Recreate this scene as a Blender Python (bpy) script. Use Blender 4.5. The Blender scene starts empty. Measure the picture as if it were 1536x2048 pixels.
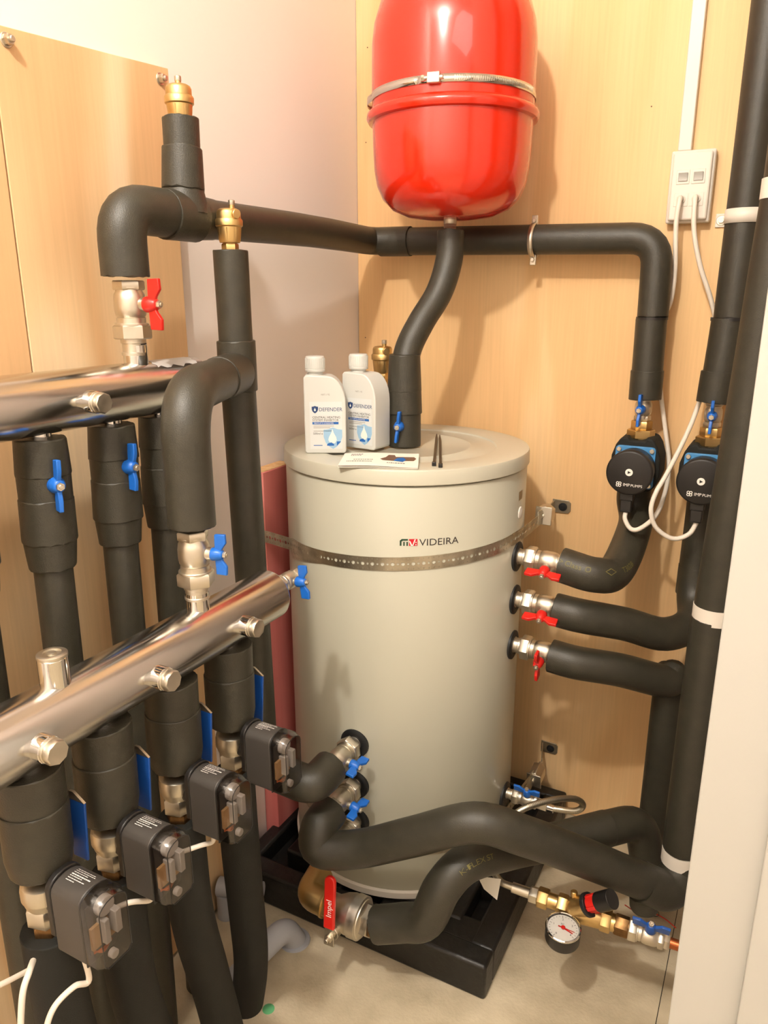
import bpy, bmesh, math, random
from mathutils import Vector as V, Matrix as Mx
random.seed(7)
S = bpy.context.scene
COL = S.collection
R_ = math.radians
# ------------------------------------------------------------------ camera, light, exposure
FPX = 1500.0
PITCH = math.atan2(432, 1500); YAW = R_(27.8)
CAM = V((1.078, -1.89, 1.45))
_fh = V((-math.sin(YAW), math.cos(YAW), 0)); _R = V((math.cos(YAW), math.sin(YAW), 0))
_F = _fh*math.cos(PITCH)+V((0, 0, -math.sin(PITCH))); _U = _R.cross(_F)
cd = bpy.data.cameras.new('camera'); cam = bpy.data.objects.new('camera', cd); COL.objects.link(cam)
cam.matrix_world = Mx.Translation(CAM) @ Mx((_R, _U, -_F)).transposed().to_4x4()
cd.sensor_fit = 'VERTICAL'; cd.sensor_height = 36.0; cd.lens = FPX/2048*36.0; cd.clip_start = .02
S.camera = cam
w = bpy.data.worlds.new('world'); S.world = w; w.use_nodes = True
w.node_tree.nodes['Background'].inputs[0].default_value = (1, .93, .84, 1)
w.node_tree.nodes['Background'].inputs[1].default_value = .25
def lamp(name, loc, watts, rad, col):
    l = bpy.data.lights.new(name, 'POINT'); l.energy = watts; l.shadow_soft_size = rad; l.color = col
    o = bpy.data.objects.new(name, l); o.location = loc; COL.objects.link(o); return o
lamp('closet_light', (.66, -2.15, 2.80), 88, .045, (1, .935, .85))
al = bpy.data.lights.new('soft_fill', 'AREA'); al.energy = 15; al.size = 1.3; al.color = (1, .96, .9)  # added area light, soft fill from the camera side; not a known hall lamp
ao = bpy.data.objects.new('soft_fill', al); ao.location = (2.0, -2.4, 2.93); COL.objects.link(ao)
S.view_settings.view_transform = 'Standard'; S.view_settings.look = 'None'
S.view_settings.exposure = .4; S.view_settings.gamma = 1; S.view_settings.use_curve_mapping = False

def at(px, py, x=None, y=None, z=None):
    """point of the room seen at a photo pixel, on a given plane of the room"""
    r = _F+_R*((px-768)/FPX)+_U*((1024-py)/FPX)
    t = (x-CAM.x)/r.x if x is not None else (y-CAM.y)/r.y if y is not None else (z-CAM.z)/r.z
    return CAM+r*t

# ------------------------------------------------------------------ materials
def srgb(c):
    return tuple((v/255/12.92 if v/255 <= .04045 else ((v/255+.055)/1.055)**2.4) for v in c)+(1,)
MATS = {}
def mat(name, col, rough=.5, metal=0., coat=0., spec=.5, noise=0., nscale=30., bump=0., bscale=200., stretch=(1, 1, 1), col2=None, detail=4, lo=.35, hi=.65, rough2=None):
    m = bpy.data.materials.new(name); m.use_nodes = True
    nt = m.node_tree; b = nt.nodes['Principled BSDF']
    b.inputs['Base Color'].default_value = srgb(col); b.inputs['Roughness'].default_value = rough
    b.inputs['Metallic'].default_value = metal; b.inputs['Coat Weight'].default_value = coat
    b.inputs['Specular IOR Level'].default_value = spec
    N = nt.nodes.new; L = nt.links.new
    if col2 or bump or rough2:
        tc = N('ShaderNodeTexCoord'); mp = N('ShaderNodeMapping'); mp.inputs['Scale'].default_value = stretch
        L(tc.outputs['Object'], mp.inputs['Vector'])
    if col2 or rough2:
        nz = N('ShaderNodeTexNoise'); nz.inputs['Scale'].default_value = nscale; nz.inputs['Detail'].default_value = detail
        L(mp.outputs[0], nz.inputs['Vector'])
        cr = N('ShaderNodeValToRGB'); cr.color_ramp.elements[0].position = lo; cr.color_ramp.elements[1].position = hi
        cr.color_ramp.elements[0].color = srgb(col); cr.color_ramp.elements[1].color = srgb(col2 or col)
        L(nz.outputs['Fac'], cr.inputs[0]); L(cr.outputs[0], b.inputs['Base Color'])
        if rough2:
            mr = N('ShaderNodeMapRange'); mr.inputs[3].default_value = rough; mr.inputs[4].default_value = rough2
            mr.inputs[1].default_value = lo; mr.inputs[2].default_value = hi
            L(nz.outputs['Fac'], mr.inputs[0]); L(mr.outputs[0], b.inputs['Roughness'])
    if bump:
        n2 = N('ShaderNodeTexNoise'); n2.inputs['Scale'].default_value = bscale; n2.inputs['Detail'].default_value = 3
        L(mp.outputs[0], n2.inputs['Vector'])
        bp = N('ShaderNodeBump'); bp.inputs['Strength'].default_value = bump; bp.inputs['Distance'].default_value = .002
        L(n2.outputs['Fac'], bp.inputs['Height']); L(bp.outputs[0], b.inputs['Normal'])
    MATS[name] = m
    return m
def ply(name, c0, c1, c2, off):
    m = bpy.data.materials.new(name); m.use_nodes = True
    nt = m.node_tree; b = nt.nodes['Principled BSDF']; N = nt.nodes.new; L = nt.links.new
    tc = N('ShaderNodeTexCoord'); mp = N('ShaderNodeMapping'); mp.inputs['Scale'].default_value = (1, 1, .22); mp.inputs['Location'].default_value = off
    L(tc.outputs['Object'], mp.inputs[0])
    n1 = N('ShaderNodeTexNoise'); n1.inputs['Scale'].default_value = 3.0; n1.inputs['Detail'].default_value = 2; n1.inputs['Distortion'].default_value = .6
    L(mp.outputs[0], n1.inputs['Vector'])
    mu = N('ShaderNodeMath'); mu.operation = 'MULTIPLY'; mu.inputs[1].default_value = 21
    L(n1.outputs['Fac'], mu.inputs[0])
    sn = N('ShaderNodeMath'); sn.operation = 'SINE'; L(mu.outputs[0], sn.inputs[0])
    mr = N('ShaderNodeMapRange'); mr.inputs[1].default_value = -1; mr.inputs[2].default_value = 1
    L(sn.outputs[0], mr.inputs[0])
    mp2 = N('ShaderNodeMapping'); mp2.inputs['Scale'].default_value = (1, 1, .03); L(tc.outputs['Object'], mp2.inputs[0])
    n2 = N('ShaderNodeTexNoise'); n2.inputs['Scale'].default_value = 160; n2.inputs['Detail'].default_value = 4
    L(mp2.outputs[0], n2.inputs['Vector'])
    cr = N('ShaderNodeValToRGB'); e = cr.color_ramp.elements
    e[0].position = .0; e[0].color = srgb(c0); e[1].position = 1; e[1].color = srgb(c2)
    k = e.new(.6); k.color = srgb(c1)
    L(mr.outputs[0], cr.inputs[0])
    mx = N('ShaderNodeMix'); mx.data_type = 'RGBA'; mx.blend_type = 'MULTIPLY'; mx.inputs[0].default_value = 1
    gr = N('ShaderNodeMapRange'); gr.inputs[3].default_value = .95; gr.inputs[4].default_value = 1.03; gr.inputs[1].default_value = .3; gr.inputs[2].default_value = .7
    L(n2.outputs['Fac'], gr.inputs[0])
    L(cr.outputs[0], mx.inputs['A']); L(gr.outputs[0], mx.inputs['B'])
    L(mx.outputs['Result'], b.inputs['Base Color']); b.inputs['Roughness'].default_value = .62
    b.inputs['Specular IOR Level'].default_value = .25
    MATS[name] = m
def clear(name, tint, gl=.25):
    m = bpy.data.materials.new(name); m.use_nodes = True
    nt = m.node_tree; N = nt.nodes.new; L = nt.links.new
    nt.nodes.remove(nt.nodes['Principled BSDF']); out = nt.nodes['Material Output']
    t = N('ShaderNodeBsdfTransparent'); t.inputs[0].default_value = tint
    g = N('ShaderNodeBsdfGlossy'); g.inputs['Roughness'].default_value = .12
    fr = N('ShaderNodeLayerWeight'); fr.inputs[0].default_value = .5
    pw = N('ShaderNodeMath'); pw.operation = 'POWER'; pw.inputs[1].default_value = 3; L(fr.outputs['Facing'], pw.inputs[0])
    ma = N('ShaderNodeMath'); ma.operation = 'MULTIPLY_ADD'; ma.inputs[1].default_value = .55; ma.inputs[2].default_value = gl*.3; L(pw.outputs[0], ma.inputs[0])
    mx = N('ShaderNodeMixShader'); L(ma.outputs[0], mx.inputs[0]); L(t.outputs[0], mx.inputs[1]); L(g.outputs[0], mx.inputs[2])
    L(mx.outputs[0], out.inputs[0]); MATS[name] = m
ply('ply_back', (226, 184, 132), (231, 192, 140), (235, 199, 150), (0, 0, 0))
ply('ply_left', (214, 174, 128), (226, 194, 150), (234, 208, 170), (3.3, 1.7, 2))
mat('plaster', (238, 229, 221), .8, bump=.05, bscale=60)
mat('white_paint', (178, 176, 169), .45)
mat('ceiling_white', (240, 236, 228), .9)
mat('concrete', (172, 158, 132), .85, col2=(210, 196, 168), nscale=9, bump=.5, bscale=140, detail=8, lo=.3, hi=.7)
mat('dark_gap', (20, 17, 14), .9)
mat('foam', (46, 44, 35), .44, spec=.5, col2=(52, 49, 39), nscale=40, bump=.25, bscale=600)
mat('foam_dull', (36, 36, 33), .7, spec=.2, bump=.25, bscale=600)
mat('foam_end', (30, 28, 25), .9, spec=.1, bump=.5, bscale=300)
mat('red_gloss', (210, 38, 10), .2, coat=.6, spec=.5)
mat('tank_paint', (184, 182, 165), .33, coat=.2, spec=.5)
mat('tank_lid', (190, 187, 170), .32, coat=.2)
mat('nickel', (206, 199, 184), .33, 1., rough2=.48, nscale=60)
mat('steel', (205, 203, 200), .14, 1., rough2=.26, nscale=22, stretch=(1, .25, 1))
mat('bright_steel', (214, 212, 208), .08, 1.)
mat('galv', (196, 190, 172), .42, 1., col2=(160, 154, 138), nscale=25)
mat('sticker', (208, 200, 176), .4)
mat('brass', (204, 174, 118), .34, 1., rough2=.48, nscale=40)
mat('bronze', (150, 116, 76), .42, 1., col2=(106, 80, 50), nscale=60)
mat('copper', (190, 110, 70), .3, 1.)
mat('red_plastic', (206, 34, 26), .35, spec=.5)
mat('blue_plastic', (22, 98, 190), .38, spec=.5)
mat('blue_dark', (24, 74, 150), .35)
mat('blue_plate', (70, 136, 190), .4)
mat('black_plastic', (26, 24, 23), .38, spec=.5)
mat('pump_face', (30, 27, 25), .45, spec=.4)
mat('rubber', (20, 22, 24), .55)
mat('bitumen', (14, 13, 12), .45, spec=.5, bump=.8, bscale=70, col2=(24, 22, 19), nscale=60)
mat('cable_white', (228, 218, 204), .45)
mat('pvc_white', (224, 216, 204), .42)
mat('pvc_grey', (168, 170, 176), .4)
mat('bottle_white', (206, 206, 200), .38)
mat('label_white', (212, 214, 212), .5)
mat('ink_navy', (34, 62, 110), .6); mat('ink_blue', (30, 96, 170), .6); mat('ink_pale', (150, 186, 214), .6)
mat('ink_dark', (52, 46, 44), .6); mat('ink_grey', (130, 124, 118), .6); mat('ink_brown', (110, 82, 62), .6)
mat('ink_green', (22, 62, 40), .5); mat('ink_red', (196, 16, 40), .5); mat('ink_olive', (112, 106, 56), .7); mat('ink_white', (236, 232, 224), .5)
mat('timber_pink', (218, 132, 124), .7, col2=(198, 104, 98), nscale=14, stretch=(1, 1, .06))
mat('timber_end', (224, 184, 134), .75, col2=(204, 156, 104), nscale=60)
mat('paper', (238, 232, 220), .6)
mat('green_paint', (96, 176, 120), .7)
mat('grey_box', (60, 56, 52), .48)
mat('board_tan', (176, 140, 96), .6)
mat('light_grey', (176, 172, 168), .5)
clear('clear_smoky', (.62, .59, .57, 1), .25)
clear('glass', (.96, .96, .96, 1), .15)

# ------------------------------------------------------------------ mesh building
def frame(z, x=None):
    z = V(z).normalized(); a = V(x) if x else (V((1, 0, 0)) if abs(z.x) < .9 else V((0, 1, 0)))
    a = (a-z*a.dot(z)).normalized(); b = z.cross(a)
    return Mx((a, b, z)).transposed()
def pose(loc, z, x=None):
    return Mx.Translation(V(loc)) @ frame(z, x).to_4x4()
def rounded(pts, rad=.05, n=7):
    pts = [V(p) for p in pts]; out = [pts[0]]
    for i in range(1, len(pts)-1):
        a, b, c = pts[i-1], pts[i], pts[i+1]; u = a-b; v = c-b
        k = min(rad if not isinstance(rad, (list, tuple)) else rad[i-1], u.length*.49, v.length*.49)
        p, q = b+u.normalized()*k, b+v.normalized()*k
        for j in range(n+1):
            t = j/n; out.append(p*(1-t)**2+b*2*t*(1-t)+q*t*t)
    out.append(pts[-1]); return out
def catmull(pts, n=8):
    pts = [V(p) for p in pts]; P = [pts[0]*2-pts[1]]+pts+[pts[-1]*2-pts[-2]]; out = []
    for i in range(1, len(P)-2):
        a, b, c, d = P[i-1:i+3]
        for j in range(n):
            t = j/n
            out.append(.5*((2*b)+(c-a)*t+(2*a-5*b+4*c-d)*t*t+(3*b-a-3*c+d)*t**3))
    out.append(pts[-1]); return out
class MB:
    def __init__(s): s.v = []; s.f = []
    def add(s, vs, fs, m=None):
        o = len(s.v); s.v += [(m @ V(p) if m else V(p)) for p in vs]; s.f += [[i+o for i in f] for f in fs]; return s
    def tube(s, path, r, seg=20, caps=True, wob=0., ends=0.):
        n = len(path); path = [V(p) for p in path]
        ln = [0.]
        for i in range(1, n): ln.append(ln[-1]+(path[i]-path[i-1]).length)
        vs = []; fs = []; prev = None; ph = random.random()*6
        for i, p in enumerate(path):
            t = (path[min(i+1, n-1)]-path[max(i-1, 0)]).normalized()
            if prev is None: fr = frame(t); a = fr.col[0]
            else: a = (prev-t*prev.dot(t)).normalized()
            prev = a; b = t.cross(a)
            rr = r(ln[i]/max(ln[-1], 1e-6)) if callable(r) else r
            rr *= 1+wob*math.sin(ln[i]*31+ph)
            for k in range(seg):
                g = 2*math.pi*k/seg
                e = ends*(random.random()-.5) if i in (0, n-1) else 0
                vs.append(p+(a*math.cos(g)+b*math.sin(g))*rr+t*e)
        for i in range(n-1):
            for k in range(seg):
                k2 = (k+1) % seg
                fs.append([i*seg+k, i*seg+k2, (i+1)*seg+k2, (i+1)*seg+k])
        if caps: fs.append(list(range(seg))[::-1]); fs.append([(n-1)*seg+k for k in range(seg)])
        return s.add(vs, fs)
    def lathe(s, prof, seg=32, m=None, ph=0., caps=True):
        vs = []; fs = []; n = len(prof)
        for r, z in prof:
            for k in range(seg):
                g = 2*math.pi*k/seg+ph; vs.append((r*math.cos(g), r*math.sin(g), z))
        for i in range(n-1):
            for k in range(seg):
                k2 = (k+1) % seg; fs.append([i*seg+k, i*seg+k2, (i+1)*seg+k2, (i+1)*seg+k])
        if caps and prof[0][0] > 1e-6: fs.append(list(range(seg))[::-1])
        if caps and prof[-1][0] > 1e-6: fs.append([(n-1)*seg+k for k in range(seg)])
        return s.add(vs, fs, m)
    def box(s, lo, hi, m=None):
        x0, y0, z0 = lo; x1, y1, z1 = hi
        vs = [(x0, y0, z0), (x1, y0, z0), (x1, y1, z0), (x0, y1, z0), (x0, y0, z1), (x1, y0, z1), (x1, y1, z1), (x0, y1, z1)]
        return s.add(vs, [[3, 2, 1, 0], [4, 5, 6, 7], [0, 1, 5, 4], [1, 2, 6, 5], [2, 3, 7, 6], [3, 0, 4, 7]], m)
    def prism(s, poly, z0, z1, m=None, taper=1.):
        n = len(poly); cx = sum(p[0] for p in poly)/n; cy = sum(p[1] for p in poly)/n
        vs = [(x, y, z0) for x, y in poly]+[(cx+(x-cx)*taper, cy+(y-cy)*taper, z1) for x, y in poly]
        fs = [list(range(n))[::-1], list(range(n, 2*n))]+[[i, (i+1) % n, n+(i+1) % n, n+i] for i in range(n)]
        return s.add(vs, fs, m)
    def hexnut(s, r, z0, z1, m=None, ph=0., n=6):
        c = min(.002, (z1-z0)*.2)
        return s.lathe([(r*.93, z0), (r, z0+c), (r, z1-c), (r*.93, z1)], n, m, ph)
    def cyl(s, r, z0, z1, m=None, seg=24, c=.0008):
        return s.lathe([(r-c, z0), (r, z0+c), (r, z1-c), (r-c, z1)], seg, m)
ROOT = {}
def setup(o, label=None, cat=None, group=None, kind=None):
    if label: o['label'] = label
    if cat: o['category'] = cat
    if group: o['group'] = group
    if kind: o['kind'] = kind
    return o
def thing(name, label, cat, loc=(0, 0, 0), group=None, m=None, local=False):
    o = bpy.data.objects.new(name, None); COL.objects.link(o); o.empty_display_size = .02
    M = m if m else Mx.Translation(V(loc)); o.matrix_world = M
    ROOT[o.name] = None if local else M.inverted()
    return setup(o, label, cat, group)
CACHE = {}
def mesh_of(name, mb, material, smooth=42):
    me = bpy.data.meshes.new(name); me.from_pydata([tuple(p) for p in mb.v], [], mb.f); me.update()
    bm = bmesh.new(); bm.from_mesh(me); bmesh.ops.recalc_face_normals(bm, faces=bm.faces); bm.to_mesh(me); bm.free()
    me.materials.append(MATS[material])
    if smooth: me.shade_smooth(); me.set_sharp_from_angle(angle=R_(smooth))
    return me
def part(name, mb, material, parent=None, bev=0., smooth=42, key=None, label=None, solid=0., bseg=2):
    if key and key in CACHE: me = CACHE[key]
    else:
        inv = ROOT.get(parent.name) if parent else None
        if inv is not None: mb.v = [inv @ p for p in mb.v]
        me = mesh_of(name, mb, material, smooth)
        if key: CACHE[key] = me
    o = bpy.data.objects.new(name, me); COL.objects.link(o)
    if parent: o.parent = parent; ROOT[o.name] = ROOT.get(parent.name)
    if solid:
        k = o.modifiers.new('solidify', 'SOLIDIFY'); k.thickness = solid; k.offset = 0
    if bev:
        k = o.modifiers.new('bevel', 'BEVEL'); k.width = bev; k.segments = bseg; k.limit_method = 'ANGLE'; k.angle_limit = R_(40); k.harden_normals = False
    if label: o['label'] = label
    return o
def single(name, mb, material, label, cat, group=None, loc=None, **k):
    """a thing that is one mesh, with its origin at its base"""
    lo = V((min(p[i] for p in mb.v) for i in range(3))); hi = V((max(p[i] for p in mb.v) for i in range(3)))
    c = V(((lo.x+hi.x)/2, (lo.y+hi.y)/2, lo.z)); mb.v = [p-c for p in mb.v]
    o = part(name, mb, material, None, **k); o.location = c; return setup(o, label, cat, group)
def struct(name, mb, material, parent=None, **k):
    o = part(name, mb, material, parent, smooth=0, **k)
    if not parent: o['kind'] = 'structure'
    return o
FONT = {}
def glyphs(txt, size, align='LEFT'):
    cu = bpy.data.curves.new('text', 'FONT'); cu.body = txt; cu.size = size; cu.align_x = align; cu.resolution_u = 3
    o = bpy.data.objects.new('text', cu); COL.objects.link(o)
    dg = bpy.context.evaluated_depsgraph_get(); dg.update()
    me = bpy.data.meshes.new_from_object(o.evaluated_get(dg))
    vs = [tuple(p.co) for p in me.vertices]; fs = [list(p.vertices) for p in me.polygons]
    bpy.data.objects.remove(o); bpy.data.meshes.remove(me); bpy.data.curves.remove(cu)
    return vs, fs
def text(mb, txt, size, fn, align='LEFT', sx=1.):
    """flat lettering laid on a surface; fn maps (u, v) on the surface to a point"""
    vs, fs = glyphs(txt, size, align)
    return mb.add([fn(p[0]*sx, p[1]) for p in vs], fs)
def flat(o, u, v):
    o, u, v = V(o), V(u).normalized(), V(v).normalized(); return lambda a, b: o+u*a+v*b

# ------------------------------------------------------------------ the room
struct('floor', MB().box((-.1, -3.4, -.12), (1.0155, .1, 0)), 'concrete')
struct('floor', MB().box((1.0172, -3.4, -.12), (3.2, .1, 0)), 'concrete')
struct('trim_1', MB().box((1.0155, -3.4, -.12), (1.0172, .1, -.004)), 'dark_gap')
wl = struct('wall_left', MB().box((-.1, -3.4, 0), (0, .1, 2.95)), 'plaster')
wb = struct('wall_back', MB().box((.0015, 0, .003), (1.3, .1, 2.95)), 'ply_back')
for p in ((735, 95), (732, 285), (731, 675), (1303, 213), (742, 1580)):
    q = at(*p, y=0); b = MB().cyl(.0016, 0, .0012, pose(q, (0, -1, 0)), 8, .0003); part('nail_head', b, 'ink_brown', wb)
struct('wall_right', MB().box((1.09, -.95, 0), (1.19, 0, 2.95)), 'plaster')
struct('wall_front', MB().box((-.1, -3.5, 0), (3.2, -3.4, 2.95)), 'plaster')
struct('wall_hall', MB().box((3.2, -3.5, 0), (3.3, .1, 2.95)), 'plaster')
struct('wall_far', MB().box((1.3, 0, 0), (3.2, .1, 2.95)), 'plaster')
struct('ceiling', MB().box((-.1, -3.5, 2.95), (3.3, .1, 3.05)), 'ceiling_white')
dj = struct('door_1', MB().box((1.052, -1.0, 0), (1.20, -.95, 2.12)), 'white_paint', bev=.002)
struct('door_stop', MB().box((1.132, -1.014, 0), (1.20, -1.0, 2.12)), 'white_paint', dj, bev=.002)
# plywood sheets screwed to the left wall
def sheet(poly, label, bolts):
    b = MB().prism([(y, z) for y, z in poly], 0, .019, Mx(((0, 0, 1, .0005), (1, 0, 0, 0), (0, 1, 0, 0), (0, 0, 0, 1))))
    t = thing('plywood_sheet', label, 'plywood', (.01, sum(p[0] for p in poly)/4, .01), 'plywood sheets on the left wall')
    part('board', b, 'ply_left', t, smooth=0, bev=.001)
    for p in bolts:
        q = at(*p, x=.0195)
        M = pose(q, (1, 0, 0))
        h = MB().cyl(.0105, 0, .002, M, 20).hexnut(.0078, .002, .011, M).cyl(.0045, .011, .016, M, 12)
        part('hex_bolt', h, 'nickel', t)
sheet([(-1.0795, .01), (-.721, .01), (-.721, 1.846), (-1.0795, 1.822)], 'plywood sheet on left wall nearest the room corner', [(320, 158)])
sheet([(-1.75, .01), (-1.0825, .01), (-1.0825, 1.822), (-1.75, 1.78)], 'plywood sheet on left wall at the photo left edge', [(12, 80)])

# ------------------------------------------------------------------ buffer tank
TX, TY, TR = .322, -.345, .279
pl = thing('tank_plinth', 'black rubbery block plinth under the cream tank', 'plinth', (.345, -.35, 0))
PZ = .089
part('plinth_base', MB().box((.03, -.67, 0), (.67, -.03, .040)), 'bitumen', pl)
part('plinth_deck', MB().box((.11, -.59, .035), (.59, -.10, .0925)), 'bitumen', pl, bev=.006)
for a, b in (((.02, -.683), (.684, -.630)), ((.02, -.060), (.684, -.02)), ((.628, -.635), (.684, -.055)), ((.02, -.635), (.06, -.055))):
    part('plinth_wall', MB().box((*a, 0), (*b, PZ)), 'bitumen', pl, bev=.007)
for a, b in (((.560, -.640), (.640, -.565)), ((.400, -.640), (.470, -.585)), ((.230, -.640), (.300, -.585)), ((.585, -.46), (.640, -.38)), ((.585, -.25), (.640, -.17))):
    part('plinth_block', MB().box((*a, .035), (*b, PZ-.001)), 'bitumen', pl, bev=.008)
tk = thing('buffer_tank', 'tall cream cylindrical water tank with red and green logo', 'tank', (TX, TY, .092))
TM = Mx.Translation((TX, TY, 0))
part('tank_body', MB().lathe([(.0, .0935), (TR-.004, .0935), (TR, .1), (TR, 1.082), (TR-.003, 1.0855), (0, 1.0855)], 96, TM), 'tank_paint', tk)
part('base_ring', MB().lathe([(TR-.002, .0925), (TR+.004, .0935), (TR+.005, .110), (TR+.001, .114), (TR-.002, .114)], 96, TM, caps=False), 'ink_white', tk)
part('tank_lid', MB().lathe([(TR-.006, 1.0860), (TR-.006, 1.0885), (TR+.003, 1.0888), (TR+.0045, 1.0905), (TR+.0040, 1.1165), (TR+.002, 1.1202), (TR-.003, 1.1215), (.214, 1.1215), (.208, 1.1200), (.206, 1.1165), (.155, 1.1165), (.151, 1.1195), (.146, 1.1195), (.142, 1.1165), (0, 1.1165)], 96, TM), 'tank_lid', tk)
LIDZ = 1.1215
def on_tank(ang, z, r=TR+.0006):
    a0 = R_(ang)
    def fn(u, v):
        a = a0+u/r; return V((TX+r*math.cos(a), TY+r*math.sin(a), z+v))
    return fn
# logo sticker: green arch mark, red V mark and the word
fn = on_tank(-66.3, .9640)
fz = on_tank(-66.3, .9635, TR+.0009)
def quad_on(mb, pts, f): return mb.add([f(*p) for p in pts], [list(range(len(pts)))])
k = .0145
stk = tk
g = MB()
for q in ([(0, 0), (.0035, 0), (.0035, k*.62), (0, k*.75)], [(0, k*.75), (.0035, k*.62), (.0065, k*.76), (.004, k)], [(.004, k), (.0065, k*.76), (.0165, k*.76), (.0165, k)], [(.0072, 0), (.0100, 0), (.0100, k*.58), (.0072, k*.58)], [(.0135, 0), (.0165, 0), (.0165, k*.58), (.0135, k*.58)]): quad_on(g, q, fn)
part('logo_arch', g, 'ink_green', stk, smooth=0)
part('logo_block', quad_on(MB(), [(.0188, 0), (.0358, 0), (.0358, k), (.0188, k)], fn), 'ink_red', stk, smooth=0)
v = MB()
for q in ([(.0188, k*.75), (.0212, k*.75), (.0255, k*.12), (.0240, 0), (.0228, 0)], [(.0240, 0), (.0255, k*.12), (.0300, k), (.0325, k), (.0270, 0)], [(.0318, k*.12), (.0338, k*.12), (.0338, k*.28), (.0318, k*.28)], [(.0318, k*.46), (.0338, k*.46), (.0338, k*.62), (.0318, k*.62)]): quad_on(v, q, fz)
part('logo_stroke', v, 'ink_white', stk, smooth=0)
part('lettering', text(MB(), 'VIDEIRA', k*1.42, lambda a, b: fn(a+.0395, b), sx=1.12), 'ink_dark', stk, smooth=0)
# side plate and screw on the jacket by the upper strap
part('jacket_plate', quad_on(MB(), [(-.02, 0), (.004, 0), (.004, .02), (-.02, .02)], on_tank(2, 1.02)), 'galv', tk, smooth=0)
part('jacket_clip', MB().lathe([(.014, 0), (.013, .002), (.0, .004)], 16, pose((TX+TR, TY+.004, .99), (1, 0, 0))), 'ink_white', tk)
PORT = [((TX+TR, TY, z), (1, 0, 0)) for z in (.889, .785, .672, .262)]+[((.336, TY-TR+.0005, z), (0, -1, 0)) for z in (.491, .385, .289)]
for (p, d) in PORT:
    M = pose(p, d)
    part('port_collar', MB().lathe([(.0345, -.006), (.0340, .0030), (.030, .0050), (.022, .0055), (.018, .004)], 32, M), 'rubber', tk)

# ------------------------------------------------------------------ pink timber post
tp = thing('timber_post', 'pink stained timber post upright beside the cream tank', 'timber', (.023, -.49, 0))
part('post', MB().box((.001, -.527, .0), (.0425, -.402, 1.058)), 'timber_pink', tp, bev=.002)
part('end_grain', MB().box((.003, -.525, 1.0575), (.0405, -.404, 1.0592)), 'timber_end', tp)
tf = flat((.024, -.5276, .55), (0, 0, -1), (1, 0, 0))
lt = MB()
for s_, z in (('BOULT', .83), ('NF', .66), ('KD', .59), ('H1.2', .52), ('LASER', .43)):
    f2 = flat((.019, -.5276, z), (0, 0, -1), (1, 0, 0)); text(lt, s_, .017, f2, sx=1.3)
part('stamp', lt, 'ink_dark', tp, smooth=0)
part('knot', MB().cyl(.004, 0, .001, pose((.04, -.527, .80), (0, -1, 0)), 10), 'ink_dark', tp)

# ------------------------------------------------------------------ perforated steel straps
def strap_mesh(path, width=.029, pitch=.0105, a0=0):
    P = [V(p) for p in path]; ln = [0]
    for i in range(1, len(P)): ln.append(ln[-1]+(P[i]-P[i-1]).length)
    n = int(ln[-1]/pitch); sm = []
    for i in range(n+1):
        d = ln[-1]*i/n; j = max(q for q in range(len(ln)) if ln[q] <= d+1e-9); j = min(j, len(P)-2)
        sm.append(P[j].lerp(P[j+1], (d-ln[j])/max(1e-9, ln[j+1]-ln[j])))
    b = MB(); rows = ((-.5, -.23, .0013), (-.23, .23, None), (.23, .5, .0013))
    for i in range(n):
        A, B = sm[i], sm[i+1]; L = (B-A).length; ux = (B-A)/L
        up = V((0, 0, 1)); up = (up-ux*up.dot(ux)).normalized()
        for v0, v1, r in rows:
            rr = r or (.0042 if (i+a0) % 2 else .0026)
            v0, v1 = v0*width, v1*width; c = A+(B-A)*.5+up*((v0+v1)/2)
            cor = [A+up*v0, B+up*v0, B+up*v1, A+up*v1]
            vs = list(cor)
            for q in range(8):
                an = R_(225+45*q); vs.append(c+ux*math.cos(an)*rr+up*math.sin(an)*rr)
            fs = []
            for q in range(4):
                q2 = (q+1) % 4; r0 = 4+2*q; r1 = 4+2*q+1; r2 = 4+(2*q+2) % 8
                fs.append([q, q2, r2, r1, r0])
            b.add(vs, fs)
    return b
def arc(a0, a1, z0, z1, r=TR+.0018, n=24):
    return [V((TX+r*math.cos(R_(a0+(a1-a0)*i/n)), TY+r*math.sin(R_(a0+(a1-a0)*i/n)), z0+(z1-z0)*i/n)) for i in range(n+1)]
us = thing('strap_band', 'perforated steel strap round the upper tank below the logo', 'strap', (TX, TY-.28, .92), 'perforated straps around the tank')
part('band', strap_mesh([(.004, -.531, .905), (.05, -.531, .905)]+arc(-128, -8, .911, .938)+[(.604, -.31, .936), (.606, -.16, .935)]), 'galv', us, smooth=0, solid=.0008)
part('band_tail', strap_mesh(arc(-132, -104, .889, .915, TR+.0012, 8), a0=1), 'galv', us, smooth=0, solid=.0008)
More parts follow.
